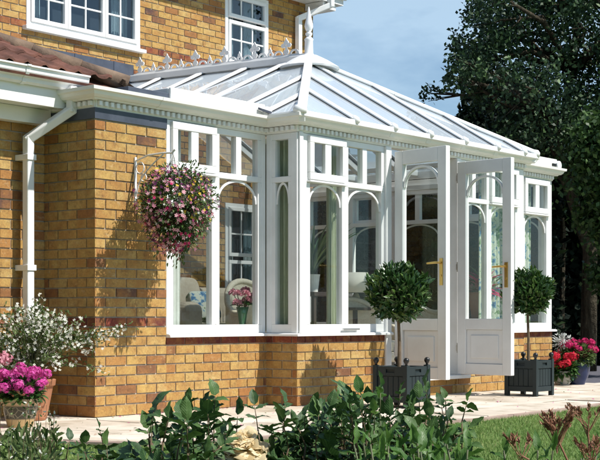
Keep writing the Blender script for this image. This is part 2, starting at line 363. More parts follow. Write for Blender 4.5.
def merge(parts, mis=None):
    Vs, Fs, Ts, Ms = [], [], [], []; b = 0
    for i, (V, Fc, t) in enumerate(parts):
        Vs.append(V); Fs.append(Fc + b); Ts.append(t); Ms.append(np.full(len(Fc), mis[i] if mis else 0)); b += len(V)
    return np.concatenate(Vs), np.concatenate(Fs), np.concatenate(Ts), np.concatenate(Ms)
def rdir(n): return nrm(rng.normal(size=(n, 3)))

# ================================================================== GROUND
g = MB(); g.quad((-300, -300, -.03), (300, -300, -.03), (300, 300, -.03), (-300, 300, -.03)); struct(obj('ground', g, M['ground']))
# paved path: individual slabs
PATH = [(-1.45, 3.0), (-1.45, -.9), (-1.42, -1.35), (-1.22, -1.78), (-.7, -2.03), (0, -2.12), (1.8, -2.28), (3, -2.28), (4.3, -2.18), (7.2, -2.1), (14, -2.0), (14, -.42), (7.62, -.42), (7.62, 3)]
bed = MB(); bed.slab([(x, y, -.035) for x, y in PATH], .022); struct(obj('path_bed', bed, M['mortar']))
def inside(x, y):
    c = False; j = len(PATH) - 1
    for i in range(len(PATH)):
        xi, yi = PATH[i]; xj, yj = PATH[j]
        if (yi > y) != (yj > y) and x < (xj - xi) * (y - yi) / (yj - yi) + xi: c = not c
        j = i
    return c
def clip_poly(poly, ax, val, keep_less):
    out = []
    for i in range(len(poly)):
        a = poly[i]; b = poly[(i + 1) % len(poly)]
        ia = (a[ax] <= val) == keep_less; ib = (b[ax] <= val) == keep_less
        if ia: out.append(a)
        if ia != ib:
            t = (val - a[ax]) / (b[ax] - a[ax]); out.append((a[0] + t * (b[0] - a[0]), a[1] + t * (b[1] - a[1])))
    return out
sl = MB(); y = -2.3; row = 0
while y < 3:
    h = [.60, .45, .60][row % 3]; x = -1.5 - (row % 2) * .3
    while x < 14:
        w = random.choice([.6, .9, .75]); p = PATH
        for ax, val, less in ((0, x + .007, False), (0, x + w - .007, True), (1, y + .007, False), (1, y + h - .007, True)):
            p = clip_poly(p, ax, val, less)
            if len(p) < 3: break
        if len(p) >= 3:
            dz = random.uniform(-.003, .002); sl.slab([(a, b, -.012) for a, b in p], .012 + dz, random.random())
        x += w
    y += h; row += 1
struct(obj('path', sl, M['stone'], recalc=True, bevel=.003))
kb = MB()
edge = PATH[1:11]
for (a, b) in zip(edge[:-1], edge[1:]):
    a = Vector(a); b = Vector(b); L = (b - a).length; k = max(1, int(L / .45)); nx = Vector((b - a)).normalized(); nv = Vector((nx.y, -nx.x))
    for i in range(k):
        p = a + (b - a) * (i / k) + nx * .004; q = a + (b - a) * ((i + 1) / k) - nx * .004
        z = random.uniform(-.006, .002); kb.slab([(*(p), -.05), (*(p + nv * .06), -.05), (*(q + nv * .06), -.05), (*q, -.05)], .05 + z, random.random())
struct(obj('path_edging', kb, surf('edging_stone', (.30, .21, .17), (.42, .31, .26), 6, .9, .4, .004)))
dv = MB(); dv.quad((7.64, -.40, -.024), (60, -.40, -.024), (60, 40, -.024), (7.64, 40, -.024)); struct(obj('driveway', dv, M['tar']))
# lawn grass blades
def grass():
    N = 330000
    D = 3.2 + rng.random(N) ** .8 * 11.5; lat = (rng.random(N) * 2 - 1) * (D * .245 + .3)
    P = np.stack([cam.location.x + D * FW.x + lat * RT.x, cam.location.y + D * FW.y + lat * RT.y], 1)
    ok = np.array([not inside(px, py) for px, py in P]) & (P[:, 1] < -.2) & ~((P[:, 0] > 7.6) & (P[:, 1] > -.45))
    P = P[ok]; n = len(P); pos = np.column_stack([P, np.full(n, -.032)])
    az_ = rng.random(n) * 2 * math.pi; lean = rng.random(n) * .9
    along = np.stack([np.cos(az_) * lean, np.sin(az_) * lean, np.ones(n)], 1); up = np.stack([np.cos(az_), np.sin(az_), np.zeros(n)], 1)
    patch = .5 + .5 * np.sin(P[:, 0] * 1.7 + 2 * np.sin(P[:, 1] * 1.3)) * np.cos(P[:, 1] * 2.1 + P[:, 0])
    tv = np.array([(0, -.5, 0), (0, .5, 0), (1, 0, .12)]); tf = np.array([(0, 1, 2)])
    L = .014 + rng.random(n) * .022
    V, Fc, T = scatter((tv, tf), pos, along, up, L, .0055, np.clip(rng.normal(.38, .2, n) + patch * .22, 0, 1))
    stuff(tag(arr_obj('lawn_grass', V, Fc, T, M['grass']), 'short green lawn grass in front of the paved path', 'grass'))
grass()

# ================================================================== BRICK WALLS
def brick_wall(name, parent, T, length, z1, holes=(), z0=0, band=(9,), solid_mat=None, uoff=0.0, length0=0.0):
    """T(u, d, z) -> world; d outward. Real bricks proud of recessed mortar."""
    mb = MB(); pitch = .0772; zb = .012; J = .0115; BL = .225; rec = .009
    us = sorted({length0, length, *[h[0] for h in holes], *[h[1] for h in holes]}); zs = sorted({z0, z1, *[h[2] for h in holes], *[h[3] for h in holes]})
    for a, b in zip(us[:-1], us[1:]):
        for c, d in zip(zs[:-1], zs[1:]):
            mu, mz = (a + b) / 2, (c + d) / 2
            if mu < length0 or mu > length or any(h[0] < mu < h[1] and h[2] < mz < h[3] for h in holes): continue
            mb.add([T(a, -rec, c), T(b, -rec, c), T(b, -rec, d), T(a, -rec, d)], [(0, 1, 2, 3)], .5, 0)
    for h in holes:   # reveals
        D = -.10
        for (a, b) in (((h[0], h[2]), (h[1], h[2])), ((h[1], h[2]), (h[1], h[3])), ((h[1], h[3]), (h[0], h[3])), ((h[0], h[3]), (h[0], h[2]))):
            mb.add([T(a[0], -rec, a[1]), T(b[0], -rec, b[1]), T(b[0], D, b[1]), T(a[0], D, a[1])], [(0, 1, 2, 3)], .3, 1)
    k = 0
    while zb + k * pitch < z1:
        a0 = zb + k * pitch + J / 2; a1 = zb + (k + 1) * pitch - J / 2
        if k == 0: a0 = z0 if z0 > 0 else 0.004
        a0 = max(a0, z0); a1 = min(a1, z1)
        if a1 - a0 > .01:
            u = -BL * (.5 if k % 2 else 0) - (uoff % BL)
            while u < length:
                s0 = max(u + J / 2 if u > length0 else length0, length0); s1 = min(u + BL - J / 2, length)
                if u + BL > length - .001: s1 = length
                segs = [(s0, s1)]
                zm = (a0 + a1) / 2
                for h in holes:
                    if h[2] < zm < h[3]:
                        ns = []
                        for (p, q) in segs:
                            if q <= h[0] or p >= h[1]: ns.append((p, q)); continue
                            if p < h[0]: ns.append((p, h[0]))
                            if q > h[1]: ns.append((h[1], q))
                        segs = ns
                for (p, q) in segs:
                    if q - p < .012: continue
                    isband = k in band
                    jj = random.uniform(-.0012, .0012); d1 = random.uniform(-.0015, .001)
                    vs = [T(x, d, z + jj) for x in (p, q) for d in (-rec - .002, d1) for z in (a0, a1)]
                    mb.add(vs, [(0, 2, 3, 1), (4, 5, 7, 6), (0, 4, 6, 2), (1, 3, 7, 5), (2, 6, 7, 3)], random.random() ** 1.05, 2 if isband else 1)
                u += BL
        k += 1
    o = obj(name, mb, [M['mortar'], M['brick'], M['red']], parent, recalc=True)
    return o

# ================================================================== HOUSE
HY_ = 3.75
house = thing('brick_house', 'yellow brick two storey house with red brick bands and white windows, behind the conservatory', 'house', (0, 3.75, 0))
RB = 51 # red band course on upper wall
WIN1 = (2.42, 4.14, 3.97, 5.0); WIN2 = (5.65, 6.50, 4.0, 4.98); WIN3 = (5.65, 6.50, .95, 2.25)
X0 = -3.0
Tm = lambda u, d, z: (X0 + u, HY_ - d, z)
brick_wall('upper_wall', house, Tm, 7.46 - X0, 5.08, [(w[0] - X0, w[1] - X0, w[2], w[3]) for w in (WIN1, WIN2, WIN3)], 0, (RB, RB - 4), uoff=.08)
brick_wall('side_wall', house, lambda u, d, z: (7.46 + d, HY_ + u, z), 6.0, 5.08, (), 0, (RB, RB - 4))
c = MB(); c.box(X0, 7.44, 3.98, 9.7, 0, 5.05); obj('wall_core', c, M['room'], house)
# lean-to ground floor block
brick_wall('garage_wall', house, lambda u, d, z: (-3.6 + u, .6 - d, z), 3.6, 2.32, (), 0, (9,))
brick_wall('pier_side_wall', house, lambda u, d, z: (0 - d, .6 - u, z), .6, 2.34, (), 0, (9,), uoff=.06)
brick_wall('pier_front_wall', house, lambda u, d, z: (u, 0 - d, z), .79, 2.34, (), 0, (9,))
brick_wall('pier_inner_wall', house, lambda u, d, z: (.79 + d, .09 + u, z), HY_ - .09, 2.55, (), 0, ())
c = MB(); c.box(.01, .78, .012, .62, 0, 2.56); c.box(-3.6, .78, .612, 3.7, 0, 2.52); obj('wall_core', c, M['mortar'], house)
# lead flashings
c = MB(); c.sweep([(-.01, 2.336), (.006, 2.336), (.010, 2.42), (-.01, 2.42)], [(0, .58), (0, 0), (.79, 0)]); obj('lead_flashing', c, M['lead'], house)
c = MB(); c.box(-1, 4.02, 3.728, 3.742, 3.52, 3.765)
for x in np.arange(-.5, 4, .6): c.box(x, x + .03, 3.722, 3.73, 3.52, 3.768)
obj('lead_flashing', c, M['lead'], house)
# frieze, soffit, fascia of the lean-to
c = MB(); c.box(-3.6, -.015, .50, .597, 2.32, 2.44); c.box(-3.6, -.015, .33, .60, 2.442, 2.46); obj('soffit', c, M['gutter'], house, bevel=.003)
c = MB(); c.box(-3.6, .0, .30, .328, 2.43, 2.64); obj('fascia', c, M['gutter'], house, bevel=.003)
GP = [(0, -.055), (.03, -.06), (.055, -.045), (.062, -.02), (.085, -.005), (.10, .02), (.105, .055), (.12, .06), (.12, .072), (.095, .072), (.09, .03), (.06, .0), (.0, .0)]
c = MB(); c.sweep([(o, 2.63 + z) for o, z in GP], [(-3.6, .30), (.12, .30)]); g1 = obj('gutter', c, M['white'], house)
c = MB()
for x in (-.52, -2.4):
    c = MB(); c.sweep([(o * 1.06 + .0, 2.63 + z * 1.08 - .003) for o, z in GP], [(x, .30), (x + .035, .30)]); obj('gutter_bracket', c, M['white'], g1)
# pantile roof
pit = math.tan(R(26)); hipA = Vector((.47, .17, 2.69)); 
def roofz(y): return 2.69 + (y - .17) * pit
c = MB(); nx = 0.03
rows = 8; rl = .30
for r_ in range(rows):
    ya = .19 + r_ * rl * math.cos(R(26)); yb = ya + rl * 1.12 * math.cos(R(26))
    xr = lambda yy: .47 - (yy - .17) * .72 / .65
    xs = np.arange(-3.6, xr(ya) + .001, nx)
    V = []
    for x in xs:
        ph = (x % .17) / .17; w = .013 * (math.cos(2 * math.pi * ph) + .35 * math.cos(4 * math.pi * ph))
        V.append((x, w))
    b = len(c.v); 
    for (x, w) in V:
        lift = .030
        c.v += [(x, ya, roofz(ya) + w + lift - .022), (x, ya, roofz(ya) + w + lift), (x, min(yb, .17 + (.47 - x) * .65 / .72 + .02), roofz(min(yb, .17 + (.47 - x) * .65 / .72 + .02)) + w)]
    for i in range(len(V) - 1):
        a = b + 3 * i; tcol = random.random()
        c.f += [(a, a + 3, a + 4, a + 1), (a + 1, a + 4, a + 5, a + 2)]; c.t += [.5, .5]; c.mi += [0, 0]
rf = obj('roof', c, M['tile'], house, smooth=False)
c = MB(); c.slab([(.47, .17, 2.64), (-1.8, 2.22, 3.6), (-1.8, HY_ - .03, 3.6), (.47, HY_ - .03, 2.64)], .03); c.slab([(-3.6, .2, 2.64), (.45, .2, 2.64), (-1.8, 2.22, 3.6), (-3.6, 2.22, 3.6)], -.02)
obj('roof_slope', c, M['tile'], house)
# hip tiles
hp0 = Vector((.50, .15, 2.685)); hp1 = Vector((-1.8, 2.22, 3.655)); hd = (hp1 - hp0); n_ = 8
c = MB()
for i in range(n_):
    a = hp0 + hd * (i / n_); b = hp0 + hd * ((i + 1.07) / n_); c.tube([a, a + (b - a) * .5, b], [.068, .065, .061], 14)
obj('hip_tile', c, M['ridge'], rf, smooth=True)
c = MB(); c.slab([(.40, .12, 2.66), (.56, .12, 2.60), (.56, .30, 2.62), (.40, .30, 2.72)], .05); obj('verge_mortar', c, M['soil'], rf)
# small lead box gutter on the pier top
c = MB(); c.box(.30, .76, -.06, 1.8, 2.56, 2.62); c.box(.0, .30, .15, .6, 2.53, 2.60); obj('box_gutter', c, M['lead'], house, bevel=.004)
# downpipes
def pipe(pts, w=.07, nm='downpipe'):
    c = MB()
    for a, b in zip(pts[:-1], pts[1:]):
        a = Vector(a); b = Vector(b); d = (b - a).normalized(); up = Vector((0, 1, 0)) if abs(d.z) > .5 else Vector((0, 0, 1))
        c.bar(a - d * w * .35, b + d * w * .35, w, w, up)
    o = obj(nm, c, M['white'], house, bevel=.012, bseg=3); return o
dp = pipe([(-.03, .235, 2.58), (-.03, .235, 2.42), (-.255, .49, 2.19), (-.255, .49, .03)])
c = MB()
for z in (.35, 1.15, 2.02):
    c = MB(); c.box(-.300, -.21, .445, .6, z, z + .045); obj('pipe_clip', c, M['white'], dp, bevel=.003)
c = MB(); c.box(-.08, .02, .19, .28, 2.50, 2.585); obj('gutter_outlet', c, M['white'], dp, bevel=.008)
dp2 = pipe([(7.36, 3.36, 5.16), (7.36, 3.36, 5.02), (7.06, 3.68, 4.83), (7.06, 3.68, 2.7)], .075)
c = MB(); c.box(7.0, 7.12, 3.63, 3.75, 4.30, 4.34); obj('pipe_clip', c, M['white'], dp2, bevel=.003)
# main eaves
c = MB(); c.box(X0, 7.66, 3.42, 3.76, 5.08, 5.10); c.box(7.47, 7.66, 3.76, 9.7, 5.08, 5.10); obj('soffit', c, M['gutter'], house, bevel=.003)
c = MB(); c.box(X0, 7.68, 3.39, 3.42, 5.07, 5.27); c.box(7.66, 7.68, 3.42, 9.7, 5.07, 5.27); obj('fascia', c, M['white'], house, bevel=.003)
c = MB(); c.box(7.28, 7.56, 3.43, 3.745, 4.985, 5.075); obj('box_end', c, M['white'], house, bevel=.004)
c = MB(); c.sweep([(o, 5.20 + z) for o, z in GP], [(X0, 3.39), (7.70, 3.39)]); obj('gutter', c, M['white'], house)
c = MB(); c.slab([(X0, 3.32, 5.27), (7.78, 3.32, 5.27), (7.78, 6.7, 7.2), (X0, 6.7, 7.2)], .05); c.slab([(X0, 10.1, 5.27), (X0, 6.7, 7.2), (7.78, 6.7, 7.2), (7.78, 10.1, 5.27)], .05)
c.slab([(7.45, 3.76, 5.09), (7.45, 9.7, 5.09), (7.45, 6.7, 7.15)], -.1)
obj('main_roof', c, M['tile'], house)
# house windows
def house_window(w, casements, rows, bar, vents=None):
    """rows: list of z pane splits inside each casement, casements: list of x edges"""
    x0, x1, z0, z1 = w; y = HY_; fr = MB(); P = []
    f0 = .055
    fr.box(x0, x1, y - .012, y + .07, z0, z0 + f0); fr.box(x0, x1, y - .012, y + .07, z1 - f0, z1)
    fr.box(x0, x0 + f0, y - .010, y + .07, z0 + f0, z1 - f0); fr.box(x1 - f0, x1, y - .010, y + .07, z0 + f0, z1 - f0)
    fo = obj('window', fr, M['white'], house, bevel=.004)
    s = MB(); s.box(x0 - .05, x1 + .05, y - .07, y + .01, z0 - .045, z0 - .003); obj('sill', s, M['sill'], fo, bevel=.006)
    xs = [x0 + f0] + list(casements) + [x1 - f0]
    for a, b in zip(xs[:-1], xs[1:]):
        for (c0, c1, cols, nr) in rows:
            sh = MB(); e = .045
            sh.box(a + .002, b - .002, y - .028, y + .03, c0, c0 + e); sh.box(a + .002, b - .002, y - .028, y + .03, c1 - e, c1)
            sh.box(a + .002, a + e, y - .027, y + .03, c0 + e, c1 - e); sh.box(b - e, b - .002, y - .027, y + .03, c0 + e, c1 - e)
            for i in range(1, cols):
                xm = a + e + (b - a - 2 * e) * i / cols; sh.box(xm - .010, xm + .010, y - .006, y + .02, c0 + e, c1 - e)
            for zm in nr: sh.box(a + e, b - e, y - .007, y + .02, zm - .010, zm + .010)
            so_ = obj('casement', sh, M['white'], fo, bevel=.003)
            gl = MB(); gl.box(a + e, b - e, y + .006, y + .010, c0 + e, c1 - e); obj('pane', gl, M['dglass'], so_)
    cu = MB()   # net curtains inside
    for i in range(24):
        for s_ in (0, 1):
            xa = (x0 + .06 + i * .011) if s_ == 0 else (x1 - .06 - i * .011); 
            cu.box(xa, xa + .011, y + .16 + .02 * math.sin(i * 1.9), y + .165 + .02 * math.sin(i * 1.9), z0, z1)
    obj('curtain', cu, M['wcurtain'], fo)
house_window(WIN1, [3.0, 3.57], [(4.025, 4.945, 2, (4.31, 4.6))], 0)
house_window(WIN2, [], [(4.045, 4.60, 3, (4.36,)), (4.64, 4.93, 3, ())], 0)
house_window(WIN3, [], [(1.005, 1.52, 3, ()), (1.57, 2.20, 3, (1.86,))], 0)

# ================================================================== CONSERVATORY
con = thing('conservatory', 'white framed conservatory with glazed hipped roof, arched window bars and brick base', 'conservatory', (4.06, 0, 0))
ZS = .615
XB0, XB1, XR, YB = 2.056, 6.05, 7.35, -.36
# dwarf walls
rb7 = (7,)
def dwarf(name, T, L, z1=ZS, **k): return brick_wall(name, con, T, L, z1, (), 0, rb7, **k)
dwarf('base_wall', lambda u, d, z: (.79 + u, 0 - d, z), XB0 - .79, uoff=-.11)
dwarf('base_wall', lambda u, d, z: (XB0 - d, 0 - u, z), .36, uoff=.04)
dwarf('base_wall', lambda u, d, z: (XB0 + u, YB - d, z), 3.47 - XB0)
dwarf('base_wall', lambda u, d, z: (3.47 + u, YB + .01 - d, z), 4.66 - 3.47, .155)
dwarf('base_wall', lambda u, d, z: (4.66 + u, YB - d, z), XB1 - 4.66, uoff=.08)
dwarf('base_wall', lambda u, d, z: (XB1 + d, YB + u, z), .36)
dwarf('base_wall', lambda u, d, z: (XB1 + u, 0 - d, z), XR - XB1)
dwarf('base_wall', lambda u, d, z: (XR + d, 0 + u, z), HY_)
c = MB()
for (a, b, p, q, h) in ((.80, XB0 + .2, .01, .25, ZS - .004), (XB0 + .01, 3.465, YB + .01, -.10, ZS - .005), (XB0 + .01, XB0 + .2, YB + .02, .02, ZS - .006), (4.665, XB1 - .01, YB + .01, -.10, ZS - .005), (XB1 - .2, XB1 - .01, YB + .02, .02, ZS - .006), (XB1 - .2, XR - .01, .01, .25, ZS - .007), (XR - .25, XR - .012, .02, HY_, ZS - .008), (3.46, 4.67, YB + .03, -.10, .15)):
    c.box(a, b, p, q, 0.0, h)
obj('wall_lining', c, M['plaster'], con)
c = MB(); c.box(.80, XR - .26, .255, HY_ - .01, .0, .12); c.box(XB0 + .21, XB1 - .21, -.095, .25, 0, .118); obj('floor', c, M['floor'], con)
# sills
SP = [(-.10, .616), (.045, .616), (.045, .634), (.03, .642), (-.10, .646)]
c = MB(); c.sweep(SP, [(.79, 0), (XB0, 0), (XB0, YB), (3.475, YB)]); obj('sill', c, M['sill'], con, bevel=.002)
c = MB(); c.sweep(SP, [(4.66, YB), (XB1, YB), (XB1, 0), (XR, 0), (XR, HY_)]); obj('sill', c, M['sill'], con, bevel=.002)
c = MB(); c.box(3.44, 4.78, YB - .10, YB + .2, .158, .195); obj('threshold', c, M['sill'], con, bevel=.006)
# window modules -------------------------------------------------------
ZB, ZT0, ZT1, ZH = .645, 1.985, 2.035, 2.42
def arch_pts(u0, u1, spring, rise, n=22):
    c_ = (u0 + u1) / 2; h = (u1 - u0) / 2
    return [(c_ - h * math.cos(math.pi * i / n), spring + rise * math.sin(math.pi * i / n) ** .92) for i in range(n + 1)]
def arch(mb, T, u0, u1, spring, rise, d=.0, w=.020, th=.012):
    pts = arch_pts(u0, u1, spring, rise); pi_ = arch_pts(u0 + w * .8, u1 - w * .8, spring, rise - w)
    for (a, b, c_, e) in zip(pts[:-1], pts[1:], pi_[1:], pi_[:-1]):
        vs = [T(q[0], dd, q[1]) for dd in (d, d + th) for q in (a, b, c_, e)]
        mb.add(vs, [(0, 1, 2, 3), (4, 7, 6, 5), (0, 4, 5, 1), (2, 6, 7, 3)])
def bay_window(T, u0, u1, vent=False, top=2, arched=True, single=False):
    """one window bay: fixed frame, two top lights, one arched lower pane"""
    f = MB(); s = .048
    f.box(u0, u1, -.075, -.006, ZB, ZB + .075, T); f.box(u0, u1, -.075, -.004, ZT0, ZT1, T); f.box(u0, u1, -.075, -.006, ZH - .055, ZH, T)
    
    for (za, zb) in ((ZB + .075, ZT0), (ZT1, ZH - .055)): f.box(u0, u0 + s, -.074, -.005, za, zb, T); f.box(u1 - s, u1, -.074, -.005, za, zb, T)
    m = (u0 + u1) / 2
    if not vent and top == 2: f.box(m - .035, m + .035, -.072, -.008, ZT1, ZH - .055, T)
    wo_ = obj('window', f, M['white'], con, bevel=.004)
    if vent:
        v = MB(); e = .062; a, b, z0, z1 = u0 + .012, u1 - .012, ZT0 + .028, ZH - .014
        v.box(a, b, -.02, .026, z0, z0 + e, T); v.box(a, b, -.02, .026, z1 - e, z1, T); v.box(a, a + e, -.02, .026, z0 + e, z1 - e, T); v.box(b - e, b, -.02, .026, z0 + e, z1 - e, T)
        v.box(m - .045, m + .045, -.02, .020, z0 + e, z1 - e, T)
        vo = obj('vent', v, M['white'], wo_, bevel=.005)
        g_ = MB(); g_.box(a + e - .004, b - e + .004, -.006, -.002, z0 + e - .004, z1 - e + .004, T); obj('pane', g_, M['glass'], wo_)
        dr = MB(); dr.box(u0, u1, -.004, .036, ZT0 + .004, ZT0 + .02, T); obj('drip_bar', dr, M['white'], wo_, bevel=.003)
    else:
        g_ = MB(); g_.box(u0 + s - .004, u1 - s + .004, -.04, -.036, ZT1 - .004, ZH - .05, T); obj('pane', g_, M['glass'], wo_)
    g_ = MB(); g_.box(u0 + s - .004, u1 - s + .004, -.04, -.036, ZB + .07, ZT0 + .004, T); obj('pane', g_, M['glass'], wo_)
    if arched:
        a_ = MB(); arch(a_, T, u0 + s - .002, u1 - s + .002, 1.79, .195, -.034); obj('arch_bar', a_, M['white'], wo_)
    return wo_
Tf0 = lambda u, d, z: (u, 0 - d, z)
Tfb = lambda u, d, z: (u, YB - d, z)
Tret = lambda u, d, z: (XB0 - d, -u, z)
Trr = lambda u, d, z: (XB1 + d, -u, z)
Tside = lambda u, d, z: (XR + d, u, z)
bay_window(Tf0, .83, 1.395, True); bay_window(Tf0, 1.397, 2.0)
bay_window(Tfb, 2.20, 2.765, True); bay_window(Tfb, 2.767, 3.385)
bay_window(Tfb, 4.72, 5.31); bay_window(Tfb, 5.312, 5.91, True)
bay_window(Tf0, 6.11, 6.66); bay_window(Tf0, 6.662, 7.27, True)
bay_window(Tret, .055, .30, top=1); bay_window(Trr, .055, .30, top=1)
for i in range(5): bay_window(Tside, .10 + i * .72, .10 + (i + 1) * .72 - .002, vent=(i in (1, 3)))
# posts
for (nm, b) in (('post', (.79, .83, -.0, .08)), ('post', (1.998, 2.054, .002, .08)), ('post', (XB0 + .001, 2.115, YB + .30 + .0, YB + .36)), ('post', (XB0 + .002, 2.20, YB + .003, YB + .075)), ('post', (5.91, XB1 - .002, YB + .003, YB + .075)),
                ('post', (XB1 + .002, 6.11, .002, .08)), ('post', (7.27, XR - .002, .002, .09)), ('door_post', (3.385, 3.475, YB - .02, YB + .09)), ('door_post', (4.645, 4.72, YB - .02, YB + .09))):
    c = MB(); c.box(*b, ZB if nm == 'post' else .196, ZH); obj(nm, c, M['white'], con, bevel=.006)
c = MB(); c.box(2.075, 2.125, YB - .018, YB + .0, ZB, ZH); obj('corner_trim', c, M['white'], con, bevel=.004)
# head beam, dentils, gutter, cornice
OUT = [(0, .60), (0, 0), (XB0, 0), (XB0, YB), (XB1, YB), (XB1, 0), (XR, 0), (XR, HY_)]
c = MB(); c.sweep([(-.10, 2.421), (.004, 2.421), (.010, 2.44), (.010, 2.478), (-.10, 2.478)], OUT[1:]); 
c.sweep([(-.02, 2.421), (.004, 2.421), (.010, 2.44), (.010, 2.478), (-.02, 2.478)], OUT[:2] ); obj('head_beam', c, M['gutter'], con)
c = MB()
for a, b in zip(OUT[:-1], OUT[1:]):
    a = Vector(a); b = Vector(b); L = (b - a).length; d = (b - a).normalized(); nn = Vector((d.y, -d.x)); k = int(round(L / .062))
    for i in range(k):
        p = a + d * (L * (i + .5) / k); q = [p + d * sx * .017 + nn * o for sx in (-1, 1) for o in (.008, .036)]
        vs = [(v.x, v.y, z) for v in q for z in (2.436, 2.474)]
        c.add(vs, [(0, 1, 3, 2), (4, 6, 7, 5), (0, 4, 5, 1), (2, 3, 7, 6), (0, 2, 6, 4), (1, 5, 7, 3)])
dn = obj('dentil_moulding', c, M['white'], con, bevel=.004); 
GC = [(0, 2.479), (.05, 2.479), (.058, 2.490), (.078, 2.494), (.098, 2.510), (.108, 2.532), (.128, 2.540), (.132, 2.566), (.118, 2.566), (.112, 2.55), (.08, 2.55), (0, 2.56)]
c = MB(); c.sweep(GC, OUT)
for p, q in (((.62, 0), (.655, 0)), ((2.85, YB), (2.885, YB)), ((4.9, YB), (4.935, YB))): c.sweep([(o * 1.02, z - .0015) for o, z in GC], [p, q])
obj('gutter', c, M['gutter'], con)
# --- roof: hip end at the front, ridge back to the house
AP = Vector((4.05, 1.10, 3.50)); ZR = lambda y: 3.50 + (y - 1.10) * .028
XL, XRr, YE, ZE = 1.985, 6.115, -.47, 2.575
RE = Vector((4.05, HY_ - .01, ZR(HY_)))
CL = Vector((XL, YE, ZE)); CR = Vector((XRr, YE, ZE)); BL_ = Vector((XL, HY_ - .01, ZE)); BR_ = Vector((XRr, HY_ - .01, ZE))
for nm, pts in (('roof_glazing', [CL, CR, AP]), ('roof_glazing', [BL_, CL, AP, RE]), ('roof_glazing', [CR, BR_, RE, AP])):
    c = MB(); c.slab(pts, .012); obj(nm, c, M['roofglass'], con)
DZ = Vector((0, 0, .022)); UN = Vector((0, 0, -.05))
def rafter(a, b, w=.098, cap=True):
    c = MB(); a = Vector(a); b = Vector(b)
    c.bar(a + DZ, b + DZ, w, .034); c.bar(a + UN, b + UN, w * .8, .07)
    o = obj('rafter', c, M['white'], con, bevel=.006)
    k_ = MB(); k_.bar(a + Vector((0, 0, .012)), b + Vector((0, 0, .012)), w + .020, .018); obj('gasket', k_, M['black'], o)
    e = MB(); d = (a - b).normalized(); e.tube([a + DZ - d * .02, a + DZ + d * .03, a + DZ + d * .055], [.036, .036, .02], 10); obj('end_cap', e, M['white'], o, smooth=True)
    return o
def front_z(y): return ZE + (y - YE) * (AP.z - ZE) / (AP.y - YE)
for x in (2.755, 3.37, 3.985, 4.63, 5.27, 5.83):
    t = (x - XL) / (AP.x - XL) if x < AP.x else (XRr - x) / (XRr - AP.x)
    t = min(t, .93); yt = YE + t * (AP.y - YE); rafter((x, YE, ZE), (x, yt, front_z(yt)))
for y in (-.02, .55, 1.37, 1.93, 2.60, 3.25):
    for sgn in (-1, 1):
        xe = XL if sgn < 0 else XRr
        if y > AP.y: xt, zt = 4.05 + sgn * .05, ZR(y) - .02
        else:
            t = (y - YE) / (AP.y - YE); xt = xe + (AP.x - xe) * t; zt = ZE + (AP.z - ZE) * t
        rafter((xe, y, ZE), (xt, y, zt), .088)
for a in (CL, CR):
    c = MB(); d = (AP - a); b = a + d * .97; c.bar(a + DZ * 1.3, b + DZ * 1.3, .085, .04); c.bar(a + UN, b + UN, .06, .08); ho = obj('hip_rafter', c, M['white'], con, bevel=.008)
    e = MB(); e.lathe([(.0, -.02), (.06, -.02), (.064, .02), (.045, .05), (0, .06)], (a.x, a.y + .02, a.z + .01), 16); obj('hip_end_cap', e, M['white'], ho, smooth=True)
for (a, b) in ((CL, CR), (CL, BL_), (CR, BR_)):
    c = MB(); c.bar(a + Vector((0, 0, -.012)), b + Vector((0, 0, -.012)), .06, .05); obj('eaves_beam', c, M['white'], con, bevel=.005)
# ridge
c = MB(); c.bar(AP + Vector((0, -.02, .025)), RE + Vector((0, 0, .025)), .19, .075); c.bar(AP + Vector((0, 0, -.04)), RE + Vector((0, 0, -.04)), .07, .10)
c.bar(AP + Vector((0, -.02, .07)), RE + Vector((0, 0, .07)), .07, .04); rd = obj('ridge', c, M['white'], con, bevel=.012)
# cresting: fleur crosses and scallops, cut from sheet
c = MB(); zc = lambda y: ZR(y) + .088
def disc(mb, cy, cz, r, th=.012, n=14, hole=0):
    vs = []; 
    for xx in (-th / 2, th / 2):
        for j in range(n): q = 2 * math.pi * j / n; vs.append((4.05 + xx, cy + r * math.cos(q), cz + r * math.sin(q)))
        if hole:
            for j in range(n): q = 2 * math.pi * j / n; vs.append((4.05 + xx, cy + hole * math.cos(q), cz + hole * math.sin(q)))
    if not hole:
        mb.add(vs, [tuple(range(n)), tuple(range(n, 2 * n))[::-1]] + [(j, (j + 1) % n, (j + 1) % n + n, j + n) for j in range(n)])
    else:
        f = []
        for j in range(n):
            k = (j + 1) % n; f += [(j, k, k + n, j + n), (2 * n + j, 3 * n + j, 3 * n + k, 2 * n + k), (j, 2 * n + j, 2 * n + k, k), (j + n, k + n, k + 3 * n, j + 3 * n)]
        mb.add(vs, f)
yy = 1.30; i = 0
c.box(4.044, 4.056, 1.15, 3.7, 0, 0) if False else None
